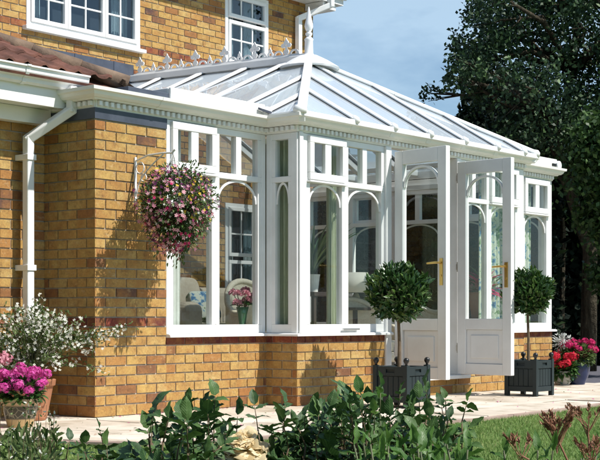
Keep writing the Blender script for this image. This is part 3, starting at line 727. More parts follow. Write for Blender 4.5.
while yy < 3.70:
    z = zc(yy); c0_ = len(c.v)
    big = (i % 4 == 1); small = (i % 4 == 3)
    if big:
        c.box(4.045, 4.055, yy - .010, yy + .010, z, z + .11)
        disc(c, yy, z + .145, .026); disc(c, yy - .032, z + .115, .024, .0125); disc(c, yy + .032, z + .115, .024, .0125); disc(c, yy, z + .045, .03, .011, hole=.015)
        c.add([(4.045 + .01 * s, yy - .014, z + .165) for s in (0, 1)] + [(4.045 + .01 * s, yy + .014, z + .165) for s in (0, 1)] + [(4.045 + .01 * s, yy, z + .198) for s in (0, 1)], [(0, 2, 4), (1, 5, 3), (0, 4, 5, 1), (2, 3, 5, 4)])
    elif small:
        disc(c, yy, z + .035, .032, hole=.014); disc(c, yy, z + .075, .017, .0122)
        c.add([(4.045 + .01 * s, yy - .010, z + .085) for s in (0, 1)] + [(4.045 + .01 * s, yy + .010, z + .085) for s in (0, 1)] + [(4.045 + .01 * s, yy, z + .115) for s in (0, 1)], [(0, 2, 4), (1, 5, 3), (0, 4, 5, 1), (2, 3, 5, 4)])
    else:
        disc(c, yy, z + .016, .052, .0108, hole=.034)
    for q_ in range(c0_, len(c.v)):
        v_ = c.v[q_]; c.v[q_] = (v_[0], yy + (v_[1] - yy) * 1.25, z + (v_[2] - z) * 1.0)
    yy += .112; i += 1
c.bar((4.05, 1.25, zc(1.25) + .006), (4.05, 3.7, zc(3.7) + .006), .014, .022)
obj('cresting', c, M['white'], rd)
# finial
c = MB(); c.lathe([(0, -.05), (.16, -.05), (.165, -.03), (.10, .01), (.06, .035), (.055, .045), (.046, .06), (.044, .19), (.05, .205), (.038, .22), (.022, .235), (.036, .255), (.038, .27), (.022, .285), (.034, .305), (.046, .34), (.043, .37), (.031, .42), (.021, .47), (.013, .51), (.005, .55), (0, .555)], (AP.x, AP.y, AP.z + .03), 20)
obj('finial', c, M['white'], con, smooth=True)
c = MB()
for k in range(8):
    a0 = 2 * math.pi * k / 8 + .2; a1 = 2 * math.pi * (k + 1) / 8 + .2
c.lathe([(0, -.075), (.30, -.115), (.33, -.10), (.2, -.02), (.1, .03), (0, .04)], (AP.x, AP.y, AP.z + .03), 16); obj('radius_end_cap', c, M['white'], con)
# wing roofs: low glazed lids beside the main roof
for (a, b) in ((.78, XL - .03), (XRr + .03, 7.33)):
    c = MB(); c.slab([(a, -.04, 2.645), (b, -.04, 2.645), (b, HY_ - .02, 2.66), (a, HY_ - .02, 2.66)], .012); wr = obj('wing_roof', c, M['roofglass'], con)
    c = MB(); c.box(a - .02, b + .0, -.08, -.05, 2.566, 2.672); c.box(a - .02, a + .01, -.05, HY_ - .02, 2.566, 2.670); c.box(b - .03, b, -.05, HY_ - .02, 2.566, 2.670)
    for y in (.9, 1.9, 2.9): c.box(a, b, y, y + .05, 2.60, 2.675)
    obj('wing_roof_frame', c, M['gutter'], wr, bevel=.01, bseg=3)
    c = MB(); c.tube([(b + .01, -.11, 2.60), (b + .01, .03, 2.60)], .055, 14); obj('joint_cap', c, M['white'], wr, bevel=.01)
c = MB(); c.box(7.20, 7.30, -.095, -.078, 2.585, 2.615); obj('box_outlet', c, M['black'], con)
c = MB(); c.slab([(1.84, -.13, 2.60), (1.97, -.14, 2.585), (1.97, -.09, 2.595), (1.84, -.09, 2.615)], .02); obj('roof_flashing', c, M['lead'], con)

# ------------------------------------------------------------------ french doors
def door(hinge, ang, lab, knob=True):
    """leaf starts at hinge, runs along ang (plan heading), panel 0.66 wide"""
    hx, hy = hinge; d = Vector((math.cos(ang), math.sin(ang))); nn = Vector((d.y, -d.x))
    Wd, z0, z1, th = .665, .205, 2.37, .058
    T = lambda u, v, z: (hx + d.x * u + nn.x * v, hy + d.y * u + nn.y * v, z)
    f = MB(); s = .105
    f.box(0, s, 0, th, z0, z1, T); f.box(Wd - s, Wd, 0, th, z0, z1, T)
    f.box(s, Wd - s, .001, th - .001, z0, z0 + .11, T); f.box(s, Wd - s, .001, th - .001, z1 - .13, z1, T); f.box(s, Wd - s, .001, th - .001, .66, .77, T)
    do = obj('french_door', f, M['door'], con, bevel=.005); do['label'] = lab
    p = MB(); p.box(s + .001, Wd - s - .001, .018, th - .018, z0 + .11, .66, T); p.box(s + .055, Wd - s - .055, .006, th - .006, z0 + .165, .605, T)
    obj('door_panel', p, M['door'], do, bevel=.008)
    g_ = MB(); g_.box(s, Wd - s, .026, .032, .77, z1 - .13, T); obj('pane', g_, M['glass'], do)
    a_ = MB(); arch(a_, T, s, Wd - s, 2.02, .195, .034); arch(a_, T, s, Wd - s, 2.02, .195, .012); obj('arch_bar', a_, M['door'], do)
    for v0, sg in ((th, 1), (0, -1)):
        h = MB(); 
        h.box(Wd - .075, Wd - .035, min(v0, v0 + sg * .008), max(v0, v0 + sg * .008), 1.08, 1.33, T)
        h.tube([T(Wd - .055, v0, 1.29), T(Wd - .055, v0 + sg * .05, 1.29), T(Wd - .075, v0 + sg * .056, 1.29), T(Wd - .19, v0 + sg * .052, 1.285)], [.011, .011, .011, .009], 10)
        h.tube([T(Wd - .055, v0 + sg * .007, 1.17), T(Wd - .055, v0 + sg * .014, 1.17)], .012, 10)
        obj('door_handle', h, M['brass'], do, bevel=.002)
    hg = MB()
    for z in (.42, 1.25, 2.16): hg.tube([T(-.012, th * .5, z), T(-.012, th * .5, z + .10)], .014, 10); hg.box(-.03, .03, th * .3, th * .7, z + .02, z + .08, T)
    obj('hinge', hg, M['metal'], do)
door((3.52, -.43), math.atan2(-.985, -.17), 'left leaf of the open french doors')
door((4.645, -.42), math.atan2(-.99, -.09), 'right leaf of the open french doors')
# window stay on the lower frame
c = MB(); c.box(2.70, 2.95, YB - .03, YB - .008, ZB + .018, ZB + .04); obj('window_stay', c, M['metal'], con, bevel=.004)

# ================================================================== INTERIOR
def cushion(name, par, c0, size, mat, rot=0, tilt=0, sub=2):
    b = bmesh.new(); bmesh.ops.create_cube(b, size=1)
    bmesh.ops.subdivide_edges(b, edges=b.edges[:], cuts=3, use_grid_fill=True)
    for v in b.verts:
        q = v.co; e = 1 - .35 * (abs(q.x * 2) ** 4 + abs(q.y * 2) ** 4) / 2
        v.co = Vector((q.x * size[0], q.y * size[1], q.z * size[2] * max(.3, e)))
    Mx = Matrix.Rotation(rot, 4, 'Z') @ Matrix.Rotation(tilt, 4, 'X')
    m_ = MB(); m_.v = [tuple((Mx @ v.co) + Vector(c0)) for v in b.verts]; m_.f = [tuple(v.index for v in f.verts) for f in b.faces]; m_.t = [.5] * len(m_.f); m_.mi = [0] * len(m_.f); b.free()
    o = obj(name, m_, mat, par, smooth=True, loc=c0 if par is None else None); sb = o.modifiers.new('sub', 'SUBSURF'); sb.levels = sub; sb.render_levels = sub
    return o
# sofa by the left window
sf = thing('sofa', 'beige sofa seen through the left window, behind the hanging basket', 'sofa', (2.5, 1.35, .12))
SX, SY, K = 2.02, .95, 1.16
TS = lambda x, y, z: (SX + x * K, SY + y * K, .12 + z * K)
c = MB(); c.box(0, 1.5, 0, .8, .05, .30, TS); obj('base', c, M['fabric'], sf, bevel=.03)
for x in (0, 1.30):
    c = MB(); c.box(x - .03, x + .21, -.02, .85, .04, .70, TS); obj('arm', c, M['fabric'], sf, bevel=.09, bseg=4)
c = MB(); c.box(.18, 1.33, .62, .92, .2, .84, TS); obj('backrest', c, M['fabric'], sf, bevel=.09, bseg=4)
cushion('seat_cushion', sf, TS(.48, .33, .42), (.68, .72, .26), M['fabric']); cushion('seat_cushion', sf, TS(1.04, .33, .42), (.64, .72, .26), M['fabric'])
cushion('back_cushion', sf, TS(.48, .58, .70), (.62, .50, .22), M['fabric'], 0, R(75))
tag(cushion('cushion', None, TS(.50, .28, .66), (.31, .31, .15), M['floral'], -.35, R(62)), 'patterned scatter cushion in blue and green leaning on the sofa', 'cushion')
# wicker armchairs
def armchair(loc, rot, lab):
    t = thing('armchair', lab, 'armchair', loc, 'cream wicker armchairs in the conservatory')
    ca, sa = math.cos(rot), math.sin(rot); T = lambda x, y, z: (loc[0] + x * ca - y * sa, loc[1] + x * sa + y * ca, loc[2] + z)
    for (x, y) in ((-.3, -.3), (.3, -.3), (-.3, .3), (.3, .3)):
        c = MB(); c.tube([T(x, y, 0), T(x, y, .3)], .022, 8); obj('leg', c, M['cream'], t)
    c = MB(); c.box(-.34, .34, -.36, .34, .26, .36, T); obj('seat', c, M['cream'], t, bevel=.03)
    # curved shell back and arms
    c = MB(); n = 26
    for i in range(n):
        a0 = R(-20) + R(220) * i / n; a1 = R(-20) + R(220) * (i + 1) / n
        def hh(a): s = max(0, math.sin(a)); return .60 + .32 * s ** 1.5
        for (p, q) in ((a0, a1),):
            v = [T(.36 * math.cos(a) * (1 + .08 * k), .36 * math.sin(a) * (1 + .08 * k), z) for k in (0, 1) for (a, z) in ((p, .28), (q, .28), (q, hh(q)), (p, hh(p)))]
            c.add(v, [(0, 1, 2, 3), (7, 6, 5, 4), (3, 2, 6, 7), (0, 4, 5, 1)])
    obj('backrest', c, M['cream'], t)
    c = MB(); pts = [T(.375 * math.cos(R(-20) + R(220) * i / 24), .375 * math.sin(R(-20) + R(220) * i / 24), .60 + .32 * max(0, math.sin(R(-20) + R(220) * i / 24)) ** 1.5) for i in range(25)]
    c.tube(pts, .03, 8); obj('rim', c, M['cream'], t, smooth=True)
    cushion('seat_cushion', t, T(0, -.02, .42), (.58, .56, .16), M['cream'])
armchair((2.78, .62, .22), R(-10), 'cream wicker armchair behind the pink flowers in the left window')
armchair((5.75, .85, .24), R(60), 'cream wicker armchair seen through the left door leaf')
armchair((4.30, .55, .06), R(-30), 'cream wicker armchair between the front window and the open doorway')
# dark table with plant and lamp
tb = thing('console_table', 'dark wooden side table behind the front window, under the potted plant', 'table', (3.62, .75, .12))
c = MB(); c.box(3.45, 3.80, .55, .95, 1.00, 1.04); obj('tabletop', c, M['darkwood'], tb, bevel=.004)
for x in (3.47, 3.74):
    for y in (.57, .89): c = MB(); c.box(x, x + .04, y, y + .04, .12, .998); obj('leg', c, M['darkwood'], tb, bevel=.003)
c = MB(); c.box(3.47, 3.78, .57, .93, .30, .33); obj('shelf', c, M['darkwood'], tb)
pp = thing('potted_plant', 'strap leaved green plant in a pale pot on the dark table inside', 'plant', (3.60, .70, 1.04))
c = MB(); c.lathe([(0, 0), (.06, 0), (.08, .17), (.085, .18), (.07, .18), (.065, .16), (0, .16)], (3.60, .70, 1.04), 20); obj('pot', c, M['wcurtain'], pp, smooth=False)
n = 60; a_ = rng.random(n) * 6.28; al = np.stack([np.cos(a_) * .5, np.sin(a_) * .5, .8 + rng.random(n) * .6], 1)
V, Fc, T_ = scatter(ovate(6, .1, .3, wide=.5), np.tile([3.60, .70, 1.20], (n, 1)), al, np.stack([-np.cos(a_) * .8, -np.sin(a_) * .8, np.full(n, .5)], 1), .35 + rng.random(n) * .35, .04, rng.random(n))
arr_obj('leaves', V, Fc, T_, M['bay'], pp)
t2 = thing('lamp_table', 'low dark table carrying the lamp behind the front window', 'table', (4.65, .9, .12))
c = MB(); c.box(4.35, 4.95, .70, 1.10, .86, .89); obj('tabletop', c, M['darkwood'], t2, bevel=.004)
for x in (4.37, 4.89):
    for y in (.72, 1.04): c = MB(); c.box(x, x + .04, y, y + .04, .12, .859); obj('leg', c, M['darkwood'], t2, bevel=.003)
lp = thing('table_lamp', 'table lamp with a wide cream shade seen through the front window', 'lamp', (4.62, .90, .89))
c = MB(); c.lathe([(0, 0), (.07, 0), (.075, .015), (.03, .03), (.05, .09), (.03, .15), (.012, .17), (.012, .24), (0, .24)], (4.62, .90, .89), 20); obj('lamp_base', c, M['cream'], lp, smooth=True)
c = MB(); c.lathe([(.24, .16), (.13, .38), (.125, .38), (.235, .16)], (4.62, .90, .89), 28); obj('lamp_shade', c, M['shade'], lp, smooth=True)
# vase with pink flowers on the sill
vs_ = thing('vase_of_flowers', 'green glass vase of pink flowers standing on the left window sill', 'vase', (1.93, .17, .646))
vx, vy = 1.93, .17
c = MB(); c.lathe([(0, 0), (.032, 0), (.035, .01), (.03, .06), (.042, .15), (.058, .215), (.052, .213), (.038, .15), (0, .10)], (vx, vy, .66), 24); obj('vase', c, M['vase'], vs_, smooth=True)
c = MB(); heads = []
for i in range(9):
    a = i * 2.4; r = .04 + .085 * (i / 8); hz = .97 + .06 * math.cos(i) - .25 * r; h = (vx + r * math.cos(a), vy + r * math.sin(a) * .8, hz); heads.append(h)
    c.tube([(vx, vy, .68), (vx + (h[0] - vx) * .4, vy + (h[1] - vy) * .4, .84), h], .004, 5)
obj('stems', c, M['stem'], vs_)
P_ = []; A_ = []
for h in heads:
    n = 90; d = rdir(n); d[:, 2] = np.abs(d[:, 2]) * 1.0 - .2; P_.append(np.array(h) + d * .045); A_.append(d)
P_ = np.concatenate(P_); A_ = np.concatenate(A_); n = len(P_)
V, Fc, T_ = scatter(DIAMOND, P_ - A_ * .02, A_ + rdir(n) * .5, rdir(n), .028, .02, rng.random(n)); arr_obj('flowers', V, Fc, T_, M['palepink'], vs_)
n = 40; d = rdir(n); d[:, 2] = np.abs(d[:, 2]) * .4
V, Fc, T_ = scatter(OV6, np.array([vx, vy, .89]) + d * .05, d, rdir(n) + [0, 0, 1.5], .07, .03, rng.random(n)); arr_obj('leaves', V, Fc, T_, M['bay'], vs_)
# curtains
def curtain(name, a, b, z0, z1, mat, lab, amp=.022, waves=6, tie=None):
    """hanging cloth between plan points a and b, gathered at a tie height"""
    a = Vector(a); b = Vector(b); d = (b - a); nn = Vector((d.y, -d.x)).normalized(); n = waves * 10; m_ = MB(); zs = np.linspace(z0, z1, 14)
    vs = []; 
    for side in (0, 1):
        for z in zs:
            g_ = 1.0
            if tie: g_ = 1 - .55 * math.exp(-((z - tie) / .28) ** 2)
            for i in range(n + 1):
                u = i / n; p = a + d * (u * g_) + nn * (amp * math.sin(u * waves * 2 * math.pi + z * .4) + side * .006); vs.append((p.x, p.y, z))
    k = n + 1; fs = []
    off = 14 * k
    for s_ in (0, off):
        for r_ in range(13):
            for i in range(n): q = s_ + r_ * k + i; fs.append((q, q + 1, q + k + 1, q + k))
    m_.add(vs, fs); return tag(obj(name, m_, mat, smooth=True, loc=(a.x, a.y, z0), recalc=False), lab, 'curtain')
curtain('curtain', (.90, .12), (1.06, .12), .66, 2.4, M['wcurtain'], 'narrow white curtain at the left edge of the left window', waves=4)
curtain('curtain', (2.17, .10), (2.17, -.24), .66, 2.4, M['curtain'], 'pale green curtain in the narrow side window of the bay', waves=6)
curtain('curtain', (2.74, -.16), (2.98, -.14), .66, 2.4, M['curtain'], 'pale green striped curtain behind the left front window', waves=6)
curtain('curtain', (5.40, -.16), (5.95, -.16), .5, 2.4, M['floral'], 'blue and green patterned curtain behind the right door leaf', waves=7)
curtain('curtain', (6.62, .14), (7.05, .14), .5, 2.4, M['floral'], 'patterned curtain in the narrow window at the far right end', waves=6)
curtain('curtain', (4.80, -.16), (5.02, -.16), .5, 2.4, M['curtain'], 'gathered green curtain just right of the open doorway', waves=4)
# red leaved plant inside the right window
rp = thing('potted_plant', 'red and white leaved houseplant behind the glass of the right door leaf', 'plant', (5.72, .0, .12))
c = MB(); c.lathe([(0, 0), (.10, 0), (.14, .26), (.15, .28), (.12, .28), (.11, .24), (0, .24)], (5.72, .0, .78), 20); c.lathe([(0, 0), (.18, 0), (.18, .02), (.03, .03), (.03, .62), (.16, .64), (.16, .655), (0, .655)], (5.72, 0, .12), 20); obj('pot', c, M['terra'], rp)
n = 90; a_ = rng.random(n) * 6.28; al = np.stack([np.cos(a_) * .8, np.sin(a_) * .8, rng.random(n) * 1.4 - .1], 1)
V, Fc, T_ = scatter(ovate(5, .1, .3, wide=.5), np.tile([5.72, 0, 1.08], (n, 1)) + rng.normal(size=(n, 3)) * .04, al, np.tile([0, 0, 1.], (n, 1)), .18 + rng.random(n) * .2, .05, rng.random(n))
arr_obj('leaves', V, Fc, T_, [M['palepink'], M['magenta'], M['soft']], rp, mi=np.repeat(rng.integers(0, 3, n), 10))

# ================================================================== PLANTERS WITH BAY TREES
def planter_tree(cx, cy, trunk_off, ball, rad, lab, seed):
    r_ = np.random.default_rng(seed); s = .18; H = .355
    t = thing('potted_bay_tree', lab, 'potted tree', (cx, cy, 0), 'ball clipped bay trees in square planters beside the doors')
    posts = []
    for sx in (-1, 1):
        for sy in (-1, 1):
            x, y = cx + sx * (s - .02), cy + sy * (s - .02)
            c = MB(); c.box(x - .022, x + .022, y - .022, y + .022, 0, H + .012); po = obj('corner_post', c, M['planter'], t, bevel=.003)
            f = MB(); f.lathe([(0, 0), (.014, 0), (.010, .012), (.018, .022), (.026, .038), (.024, .054), (.012, .066), (0, .068)], (x, y, H + .011), 16); obj('ball_finial', f, M['black'], po, smooth=True)
    for ax in (0, 1):
        for sg in (-1, 1):
            m_ = MB()
            def bx(a, b, d0, d1, z0, z1, mb):
                lo, hi = sorted((sg * d0, sg * d1))
                if ax == 0: mb.box(cx + lo, cx + hi, cy + a, cy + b, z0, z1)
                else: mb.box(cx + a, cx + b, cy + lo, cy + hi, z0, z1)
            w = s - .042
            bx(-w, w, s - .045, s - .018, .045, H - .01, m_)
            for i in range(5):
                a = -w + 2 * w * i / 5; bx(a + .003, a + 2 * w / 5 - .003, s - .02, s - .012, .10, H - .085, m_)
            bx(-w, w, s - .02, s - .004, .045, .095, m_); 
            # top rail with hand slot
            bx(-w, -.045, s - .02, s - .004, H - .08, H, m_); bx(.045, w, s - .02, s - .004, H - .08, H, m_); bx(-.045, .045, s - .02, s - .004, H - .08, H - .052, m_); bx(-.045, .045, s - .02, s - .004, H - .024, H, m_)
            obj('side_panel', m_, M['planter'], t, bevel=.002)
    c = MB(); c.box(cx - s + .045, cx + s - .045, cy - s + .045, cy + s - .045, .06, H - .04); obj('soil', c, M['soil'], t)
    tx, ty = cx + trunk_off[0], cy + trunk_off[1]
    c = MB(); c.tube([(tx, ty, H - .06), (tx + .006, ty, .55), (tx - .004, ty + .004, .8), (tx, ty, ball)], [.017, .014, .0135, .012], 10)
    for i in range(26):
        d = Vector(tuple(rdir(1)[0])); d.z = d.z * .8 + .15; c.tube([(tx, ty, ball - .12 + .01 * i), Vector((tx, ty, ball)) + d * rad * .8], [.006, .003], 5)
    obj('trunk', c, M['brownstem'], t)
    n = 2300; d = rdir(n); lump = 1 + .15 * np.sin(d[:, 0] * 5 + seed) * np.cos(d[:, 1] * 6 + d[:, 2] * 4) + .05 * np.sin(d[:, 2] * 11 + seed)
    rr = rad * lump * (1 - .45 * r_.random(n) ** 2.2)
    pos = np.array([tx, ty, ball]) + d * rr[:, None] * np.array([1.05, 1.05, .96])
    al = d * .8 + rdir(n) * .55 + np.array([0, 0, .55])
    up = d + rdir(n) * .4 + np.array([0, 0, .5])
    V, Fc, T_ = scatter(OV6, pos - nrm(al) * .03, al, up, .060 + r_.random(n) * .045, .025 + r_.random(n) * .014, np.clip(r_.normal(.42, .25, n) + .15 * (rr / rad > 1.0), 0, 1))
    arr_obj('crown', V, Fc, T_, M['bay'], t)
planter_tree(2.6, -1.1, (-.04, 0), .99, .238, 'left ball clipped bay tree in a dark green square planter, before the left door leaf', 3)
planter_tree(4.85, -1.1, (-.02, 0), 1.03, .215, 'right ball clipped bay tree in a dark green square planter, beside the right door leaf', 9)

# ================================================================== FLOWER POTS
def flower_heads(centers, rad, per, size, mats_mi, tm=STAR):
    P = []; A = []; T_ = []; MI = []
    for (c0, mi) in centers:
        d = rdir(per); d[:, 2] = d[:, 2] * .8 + .15; d = nrm(d); P.append(np.array(c0) + d * rad * (.6 + .5 * rng.random((per, 1)))); A.append(d); T_.append(np.clip(rng.normal(.5, .25, per), 0, 1)); MI.append(np.full(per, mi))
    P = np.concatenate(P); A = np.concatenate(A); n = len(P); tang = nrm(np.cross(A, rdir(n)))
    V, Fc, T2 = scatter(tm, P, tang, A, size, size, np.concatenate(T_)); return V, Fc, T2, np.repeat(np.concatenate(MI), len(tm[1]))
def bush_leaves(cx, cy, cz, rx, ry, rz, n, L, Wd, tm=OV6, top=False, inner=.5):
    d = rdir(n)
    if top: d[:, 2] = np.abs(d[:, 2])
    pos = np.array([cx, cy, cz]) + d * np.array([rx, ry, rz]) * (1 - inner * rng.random((n, 1)) ** 1.5)
    al = d + rdir(n) * .6 + [0, 0, .2]; up = d * .5 + rdir(n) * .3 + [0, 0, .9]
    return scatter(tm, pos, al, up, L * (.7 + .6 * rng.random(n)), Wd * (.7 + .6 * rng.random(n)), np.clip(rng.normal(.5, .25, n), 0, 1))
# terracotta pot with white flowered shrub
px_, py_ = -.47, .20
t = thing('potted_shrub', 'large terracotta pot holding a loose white flowered shrub beside the downpipe', 'potted plant', (px_, py_, 0))
c = MB(); c.lathe([(0, 0), (.11, 0), (.12, .02), (.165, .25), (.17, .26), (.182, .262), (.188, .31), (.17, .315), (.158, .30), (.152, .27), (0, .27)], (px_, py_, 0), 36); obj('pot', c, M['terra'], t, smooth=False, bevel=.004)
c = MB(); tips = []
for i in range(95):
    a = random.uniform(0, 2 * math.pi); r = random.uniform(.08, .44) ; h = random.uniform(.42, .95) - r * .30
    tip = Vector((px_ + r * math.cos(a) * 1.0, min(py_ + r * math.sin(a), .56), h))
    if tip.x > -.10 and tip.y > -.05: tip.y = -.06 - random.random() * .18
    mid = Vector((px_, py_, .3)).lerp(tip, .5) + Vector((0, 0, .10)); c.tube([(px_, py_, .27), mid, tip], [.004, .003, .0015], 4); tips.append((mid, tip))
for k in range(9):   # long spray arching to the right over the pier corner
    tip = Vector((-.02 + .035 * k - .15, -.12 - .02 * k, .55 + .022 * k)) + Vector((random.uniform(-.02, .02), 0, random.uniform(-.03, .03)))
    mid = Vector((-.3, 0, .62)); c.tube([(px_, py_, .3), mid, tip], [.004, .003, .0015], 4); tips.append((mid, tip))
obj('stems', c, M['stem'], t)
P_ = []; fl = []
for (m_, tp) in tips:
    for u in np.linspace(.1, 1, 16): P_.append(np.array(m_.lerp(tp, u)) + rng.normal(size=3) * .022)
    for q in range(15): fl.append(np.array(m_.lerp(tp, random.uniform(.5, 1.04))) + rng.normal(size=3) * .03)
P_ = np.array(P_); n = len(P_); P_ = np.repeat(P_, 2, 0); n *= 2
V, Fc, T_ = scatter(OV6, P_, rdir(n) + [0, 0, .3], rdir(n) + [0, 0, 1], .032, .014, np.clip(rng.normal(.5, .25, n), 0, 1)); arr_obj('leaves', V, Fc, T_, M['soft'], t)
fl = np.array(fl); n = len(fl); A = nrm(rdir(n) + np.array([-.3, -.8, .5])); V, Fc, T_ = scatter(STAR, fl, nrm(np.cross(A, rdir(n))), A, .027, .027, rng.random(n)); 
keep = np.repeat(rng.random(n) < .75, 5); 
arr_obj('flowers', V, Fc[keep], T_[keep], M['wfl'], t)
# glazed pot with pink flowers
def pm():
    m, n, l, out = newmat('decorated_glaze'); p = n.new('ShaderNodeBsdfPrincipled'); tcn = n.new('ShaderNodeTexCoord'); sx = n.new('ShaderNodeSeparateXYZ'); l.new(tcn.outputs['Object'], sx.inputs[0])
    base = ramp(n, l, sx.outputs[2], [(.0, (.45, .30, .13)), (.055, (.47, .32, .15)), (.065, (.05, .045, .03)), (.15, (.06, .05, .03)), (.16, (.50, .34, .20)), (.2, (.55, .40, .26))], False)
    wv = n.new('ShaderNodeTexVoronoi'); wv.feature = 'DISTANCE_TO_EDGE'; wv.inputs['Scale'].default_value = 22; l.new(tcn.outputs['Object'], wv.inputs[0])
    sc = ramp(n, l, wv.outputs[0], [(.02, (1, 1, 1)), (.07, (0, 0, 0))]); msk = ramp(n, l, sx.outputs[2], [(.066, (0, 0, 0)), (.07, (.6, .6, .6)), (.145, (.6, .6, .6)), (.15, (0, 0, 0))])
    mm = mixc(n, l, 1., sc, msk, 'MULTIPLY'); c_ = mixc(n, l, mm, base, (.42, .36, .24)); l.new(c_, p.inputs['Base Color']); p.inputs['Roughness'].default_value = .25; l.new(p.outputs[0], out.inputs[0]); return m
gx, gy = -.96, -.27
t = thing('potted_flowers', 'brown glazed pot with a scrolled band, full of bright pink flowers', 'potted plant', (gx, gy, 0))
c = MB(); c.lathe([(0, 0), (.085, 0), (.092, .012), (.12, .12), (.128, .17), (.138, .175), (.14, .205), (.125, .208), (.115, .19), (0, .18)], (gx, gy, 0), 40); obj('pot', c, pm(), t, smooth=False, bevel=.003)
V, Fc, T_ = bush_leaves(gx, gy, .25, .15, .15, .09, 420, .06, .045); arr_obj('leaves', V, Fc, T_, M['bay'], t)
cs = [((gx + .21 * math.cos(i * 2.4) * math.sqrt(i / 30), gy + .19 * math.sin(i * 2.4) * math.sqrt(i / 30), .36 + random.uniform(-.05, .07) - .05 * (i / 30)), 0) for i in range(30)]
V, Fc, T_, mi = flower_heads(cs, .038, 48, .026, None); arr_obj('flowers', V, Fc, T_, M['pink'], t)
V, Fc, T_, mi = flower_heads([((gx - .12 + .02 * i, gy + .08, .47 + .02 * (i % 3)), 0) for i in range(5)], .03, 30, .026, None); arr_obj('flowers', V, Fc, T_, M['palepink'], t)
# right hand pots
def pot_flowers(x, y, prof, mat, lab, cs, hm, leafm, lr, lz):
    t = thing('potted_flowers', lab, 'potted plant', (x, y, 0))
    c = MB(); c.lathe(prof, (x, y, 0), 36); obj('pot', c, mat, t, smooth=True)
    V, Fc, T_ = bush_leaves(x, y, lz, lr, lr, .13, 700, .065, .055); arr_obj('leaves', V, Fc, T_, leafm, t)
    V, Fc, T_, mi = flower_heads([(q, 0) for q in cs], .045, 60, .030, None); arr_obj('flowers', V, Fc, T_, hm, t)
    st = MB()
    for q in cs: st.tube([(x + (q[0] - x) * .3, y + (q[1] - y) * .3, lz - .05), q], .003, 4)
    obj('stems', st, M['stem'], t); return t
gp = [(0, 0), (.09, 0), (.095, .01), (.125, .05), (.15, .10), (.158, .14), (.155, .175), (.165, .18), (.165, .195), (.15, .195), (.14, .17), (0, .165)]; gp = [(a * .80, b * .85) for a, b in gp]
random.seed(4)
x0_, y0_ = 6.88, -.39
pot_flowers(x0_, y0_, gp, M['greypot'], 'rounded grey stone pot of crimson geraniums near the end wall', [(x0_ - .03 + .15 * math.cos(i * 2.4) * math.sqrt((i + 1) / 22) * 1.1, y0_ - .02 + .15 * math.sin(i * 2.4) * math.sqrt((i + 1) / 22), .27 + random.uniform(-.05, .09)) for i in range(22)], M['crimson'], M['bay'], .15, .19)
bp = [(0, 0), (.10, 0), (.105, .01), (.15, .10), (.175, .18), (.18, .24), (.165, .29), (.18, .30), (.18, .315), (.155, .315), (.15, .28), (0, .27)]; bp = [(a * .82, b * .92) for a, b in bp]
x1_, y1_ = 7.13, -.45
bt = pot_flowers(x1_, y1_, bp, M['bluepot'], 'tall cobalt blue glazed pot of magenta geraniums and silver foliage', [(x1_ + .02 + .22 * math.cos(i * 2.4) * math.sqrt((i + 1) / 20), y1_ - .0 + .20 * math.sin(i * 2.4) * math.sqrt((i + 1) / 20), .42 + random.uniform(-.06, .10) - .04 * (i / 20)) for i in range(20)], M['magenta'], M['soft'], .18, .33)
V, Fc, T_ = bush_leaves(x1_ - .15, y1_ + .12, .50, .13, .11, .09, 170, .04, .02, inner=.9); arr_obj('silver_foliage', V, Fc, T_, M['silver'], bt)

# ================================================================== HANGING BASKET
br = thing('wall_bracket', 'white scrolled metal bracket on the brick pier, carrying the hanging basket', 'bracket', (.43, 0, 1.9))
c = MB(); c.box(.42, .44, -.012, 0.0, 1.72, 2.07); c.tube([(.43, -.01, 2.04), (.43, -.15, 2.075), (.43, -.32, 2.08), (.43, -.42, 2.075), (.43, -.45, 2.10)], .008, 8)
pts = [(.43, -.012 - .0, 1.76)]
for i in range(15): a = i / 14; pts.append((.43, -.02 - .30 * a, 1.78 + .29 * a ** .55))
c.tube(pts, .006, 8)
for (cy_, cz_, rr_) in ((-.06, 1.98, .045), (-.10, 1.90, .03)): c.tube([(.43, cy_ + rr_ * math.cos(q / 12 * 6.283), cz_ + rr_ * math.sin(q / 12 * 6.283)) for q in range(13)], .005, 6)
obj('arm', c, M['white'], br, smooth=False)
bx_, by_, bz_ = .43, -.43, 1.62
hb = thing('hanging_basket', 'hanging basket overflowing with purple, pink, white and yellow flowers on the brick pier', 'hanging basket', (bx_, by_, 1.5))
c = MB(); c.lathe([(0, -.16), (.06, -.15), (.13, -.10), (.17, -.03), (.18, .04), (.16, .04), (0, .03)], (bx_, by_, bz_), 24); obj('basket', c, M['soil'], hb)
c = MB()
for k in range(3): a = k * 2.094 + .4; c.tube([(bx_ + .17 * math.cos(a), by_ + .17 * math.sin(a), bz_ + .04), (bx_, by_, 2.075)], .0035, 5)
obj('chain', c, M['white'], hb)
n = 3600; d = rdir(n); drop = rng.random(n)
rr = .13 + .20 * rng.random(n) ** .6
lump = 1 + .15 * np.sin(d[:, 0] * 4 + 1) + .1 * np.sin(d[:, 1] * 7 + d[:, 2] * 5)
P_ = np.array([bx_ + .03, by_, bz_ + .03]) + d * (rr * lump)[:, None] * np.array([1.05, .92, .95])
P_[:, 1] = np.minimum(P_[:, 1], -.03)
low = (d[:, 2] < -.1); P_[low, 0] = bx_ + .03 + (P_[low, 0] - bx_ - .03) * (1 + .55 * d[low, 2]); lw2 = low & (rng.random(n) < .25); P_[lw2, 2] -= .14 * rng.random(lw2.sum())
V, Fc, T_ = scatter(OV6, P_, d + rdir(n) * .7 + [0, 0, -.1], d * .5 + rdir(n) * .3 + [0, 0, .8], .038, .017, np.clip(rng.normal(.5, .25, n), 0, 1))
